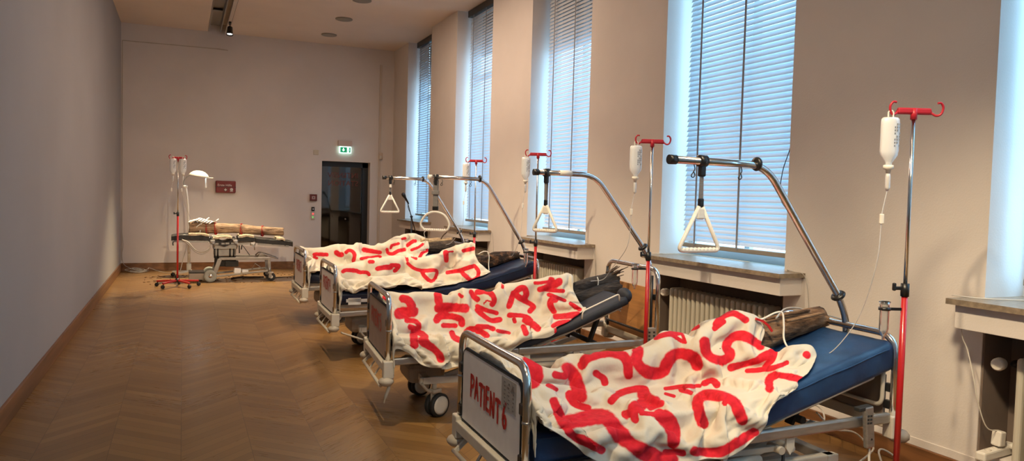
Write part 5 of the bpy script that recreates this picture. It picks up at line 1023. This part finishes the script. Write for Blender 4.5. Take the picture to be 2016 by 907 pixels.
lo = log(PL, lambda t: .105-.028*min(1, t*1.4), M_barkop, 'tree_log', 'pale barked log tied with red ribbons on the operating table', 3.3, 30, 90, .13, group=None)
def rr(t): return (.105-.028*min(1, t*1.4))*1.10
Psm = smooth(PL, 22)
for t, wd in ((.215, .02), (.30, .03), (.545, .025), (.78, .03)):
    i = int(t*(len(Psm)-1)); p = Psm[i]; d = (Psm[i+1]-Psm[i-1]).normalized(); x, y, _ = basis(d); R0 = rr(t); q = MB()
    for off, tl in ((0, .0), (.022, .22)): q.tube([p+d*(off+tl*.1*math.sin(a*2))+x*math.cos(a)*R0+y*math.sin(a)*R0 for a in [2*PI*k/26 for k in range(26)]], wd*.42, 6, closed=True, flat=.25)
    q.bar(p+Vector((0, -R0, .0)), p+Vector((.02, -R0-.01, -.10)), .014, .006); tag(q.build('red_ribbon', M_paint), 'red ribbon tied round the log on the operating table, %s from the gauze' % {.215: 'first', .30: 'second', .545: 'third', .78: 'fourth'}[t], 'ribbon', 'red ribbons round the log')
g = MB()
for k in range(9):
    s0 = Vector(at(378+k*5.0, 434+abs(k-3)*1.3, OY-.05)); a = random.uniform(-.5, .5)
    g.tube(smooth([s0+Vector((-.06, -.10, .005)), s0+Vector((0, -.03+a*.05, .04)), s0+Vector((.05, .06, .02)), s0+Vector((.08, .12, -.02))], 4), [.022]*12+[.012], 6, flat=.35)
tag(g.build('gauze_dressing', M_cloth_white), 'brightly lit white gauze laid over the head end of the log', 'gauze')
for p, q2, l in (((386, 447), (412, 428), 'white stick crossing the gauze, steep one on the left'), ((424, 436), (430, 431), 'short white stick beyond the gauze'), ((393, 462), (397, 436), 'thin pale stick hanging down from the gauze')):
    tag(MB().cyl(at(*p, OY-.10), at(*q2, OY-.06), .009).build('white_stick', M_cloth_white), l, 'stick')

# surgical lamp on a stand
lx, ly = .11, 14.62
o = thing('surgical_lamp', 'white domed surgical lamp on a stand behind the operating table', 'surgical lamp', (lx, ly, 0))
for k in range(5):
    a = 2*PI*k/5+.2; l = MB().bar((0, 0, .10), (math.cos(a)*.30, math.sin(a)*.30, .085), .05, .03, .008).build('base_leg', M_white, o)
    MB().lathe([(0, -.02), (.032, -.02), (.034, 0), (.032, .02), (0, .02)], (math.cos(a)*.29, math.sin(a)*.29, .035), (-math.sin(a), math.cos(a), 0)).cyl((math.cos(a)*.29, math.sin(a)*.29, .04), (math.cos(a)*.29, math.sin(a)*.29, .09), .01).build('caster', M_rubber, l)
lv = lambda px, py: Vector(at(px, py, ly))-Vector((lx, ly, 0))
MB().cyl((0, 0, .09), (0, 0, .24), .04).cyl((0, 0, .2), (0, 0, .95), .024).build('stand_pole', M_white, o)
MB().tube(smooth([Vector((0, 0, .93)), lv(371, 430), lv(370, 400), lv(366, 368)], 8), .017, 10).build('upper_pole', M_white, o)
MB().box(lv(365, 367), (.075, .05, .04), None, .01).build('joint', M_white, o)
MB().tube(smooth([lv(363, 366), lv(362, 358), lv(367, 349), lv(376, 343)], 6), .010, 8).build('spring_arm', M_steel, o)
dc = lv(391.5, 346); R_ = .168
k = MB().lathe([(.0, .095), (.05, .092), (.10, .075), (.145, .04), (R_, .005), (R_, -.012), (R_-.012, -.012), (R_-.02, .005), (0, .02)], dc, (.10, -.05, 1), 28).build('dome', M_white, o)
MB().lathe([(0, -.004), (R_-.03, -.004)], dc, (.10, -.05, 1), 28).build('lamp_face', mat('surgical_glow', (.8, .9, 1), .3, emit=(.75, .92, 1.0), estr=4), o)
MB().bar(lv(405, 350), lv(420, 350.5), .05, .018, .006).bar(lv(405.5, 351), lv(405.5, 370), .028, .028, .01).build('dome_handle', M_white, o)
MB().tube(smooth([Vector((-.02, 0, .7)), Vector((-.05, -.03, .5)), Vector((-.10, -.03, .3)), Vector((-.14, -.05, .12))], 6), .007, 6).build('lamp_cable', M_cable, o)

# infusion stand at the far end with two bottles
fx, fy, ft = -.07, 13.15, 2.10
zc = float(at(351, 421, fy)[2])
stand(fx, fy, zc, ft, 'red infusion stand with castors and two bottles at the operating table', -.1, four=False, holder=False)
for s, l in ((-1, 'left infusion bottle on the stand at the operating table'), (1, 'right infusion bottle on the stand at the operating table')):
    bottle(fx+s*.075, fy-.02, ft-.03, l, [(fx+s*.05+.1, fy+.3, 1.2), (fx+.25, fy+.6, 1.0)] if s > 0 else None, -.1, 1.08, .50)
# things on the floor
g = MB()
tag(MB().tube(smooth([at(412+8, 556, 13.75), at(424, 552, 13.8), at(440, 555, 13.75), at(452, 556, 13.7)], 5), .012, 7).build('fallen_branch', M_twig), 'pale bent branch on the floor by the big wheel of the operating table', 'branch')
tag(MB().tube(smooth([(float(at(455, 546, 14.1)[0]), 14.0, .02), (.95, 14.1, .03), (1.15, 14.15, .02), (1.35, 14.05, .03)], 5), .02, 7).build('fallen_branch', M_twig), 'dark branch lying on the floor under the operating table', 'branch')
g = MB()
for k in range(150):
    x, y = random.uniform(-.6, 2.3), random.uniform(13.5, 14.9); a = random.uniform(0, PI); s = random.uniform(.008, .03)
    g.box((x, y, .004), (s*2, s*.7, .007), Matrix.Rotation(a, 3, 'Z'))
tag(g.build('bark_litter', M_debris), 'scattered bark litter on the floor around the operating table', 'bark litter', None, 'stuff')
tag(MB().tube(smooth([(1.4, 14.1, .008), (1.9, 14.25, .008), (2.4, 14.1, .008), (2.8, 14.2, .008)], 6), .008, 6).build('floor_cable', M_cabled), 'dark cable running over the floor from the operating table to the right', 'cable')
P = []
for k in range(70):
    a = k*.55; rx = .10+.05*math.sin(k*.37); P.append((XL+.30+rx*math.cos(a)*1.3+.06*math.sin(k*.21), 15.55+rx*math.sin(a), .012+.02*(k % 5)/5+.05*max(0, math.sin(k*.29))))
tag(MB().tube(smooth([(XL+.02, 15.77, 1.15), (XL+.025, 15.76, .8), (XL+.05, 15.74, .5), (XL+.03, 15.72, .3), (XL+.1, 15.7, .1)]+P+[(-.3, 15.3, .01), (.1, 15.1, .01)], 4), .005, 6).build('cable_coil', M_cableg), 'tangled bundle of pale cable in the far left corner', 'cable')

# ------------------------------------------------------------------ light
def spot_light(pos, aim, power, ang, col=(1, .80, .56), blend=.35, size=.05):
    l = bpy.data.lights.new('spot_lamp', 'SPOT'); l.energy = power; l.spot_size = math.radians(ang); l.spot_blend = blend; l.color = col; l.shadow_soft_size = size
    o = bpy.data.objects.new('spot_lamp', l); COL.objects.link(o); o.location = pos; o.rotation_mode = 'QUATERNION'; o.rotation_quaternion = (Vector(aim)-Vector(pos)).to_track_quat('-Z', 'Y')
    return o
TX, TZ = .765, H-.25
for y, aim, pw, ang in ((2.0, (2.75, 3.1, .6), 390, 62), (4.2, (2.75, 5.3, .6), 520, 60), (5.9, (2.75, 7.35, .6), 540, 60), (7.7, (2.75, 9.3, .6), 560, 60),     # one above each bed
                        (1.1, (3.95, 2.3, .0), 600, 48), (-.43, (3.0, 5.0, 1.0), 230, 60), (1.5, (.7, 14.0, .7), 1700, 14)):
    spot_light((TX, y, TZ), aim, pw, ang, (1, .78, .50), .85, .22 if y < 1.2 else .05)
p, a = track_spot(14.58, (.55, 13.3, 0), 'black spotlight with a lit face at the far end of the ceiling track')
spot_light(p+a*.03, (.6, 13.75, 0), 1500, 64, (1, .80, .50), .8, .05)
spot_light(Vector((lx, ly, 0))+dc+Vector((0, 0, -.03)), PL[0]+Vector((.28, 0, .0)), 150, 24, (.85, .95, 1), .6, .05)
# added fill light: unseen area lamps under the ceiling, no fixtures of the room
for x, y0, y1, pw in ((1.9, -1.0, 4.0, 15), (2.2, 7.5, 11.7, 150)):     # soft fill strips, added to lift the ambient level
    l = bpy.data.lights.new('fill_strip', 'AREA'); l.shape = 'RECTANGLE'; l.size = .24; l.size_y = y1-y0; l.energy = pw; l.color = (1, .73, .53)
    o = bpy.data.objects.new('fill_strip', l); COL.objects.link(o); o.location = (x, (y0+y1)/2, H-.006)

wd = bpy.data.worlds.new('sky'); scene.world = wd; wd.use_nodes = True; N, L = wd.node_tree.nodes, wd.node_tree.links
bg = N['Background']; tc = N.new('ShaderNodeTexCoord'); sp = N.new('ShaderNodeSeparateXYZ'); L.new(tc.outputs['Generated'], sp.inputs[0])
cr = N.new('ShaderNodeValToRGB'); L.new(sp.outputs['Z'], cr.inputs[0]); e = cr.color_ramp.elements
e[0].position = .0; e[0].color = (.38, .66, .92, 1); e[1].position = .5; e[1].color = (.33, .68, 1.0, 1)
L.new(cr.outputs[0], bg.inputs['Color']); bg.inputs['Strength'].default_value = 7.5
for a, b in WIN:
    l = bpy.data.lights.new('window_portal', 'AREA'); l.shape = 'RECTANGLE'; l.size = b-a; l.size_y = H-ZS; l.cycles.is_portal = True
    o = bpy.data.objects.new('window_portal', l); COL.objects.link(o); o.location = (4.72, (a+b)/2, (H+ZS)/2); o.rotation_euler = (0, PI/2, 0)

scene.view_settings.view_transform = 'Standard'; scene.view_settings.look = 'None'; scene.view_settings.exposure = 0.0; scene.view_settings.gamma = 1.0
scene.cycles.use_denoising = True; scene.cycles.max_bounces = 8; scene.cycles.diffuse_bounces = 4; scene.cycles.sample_clamp_indirect = 6.0
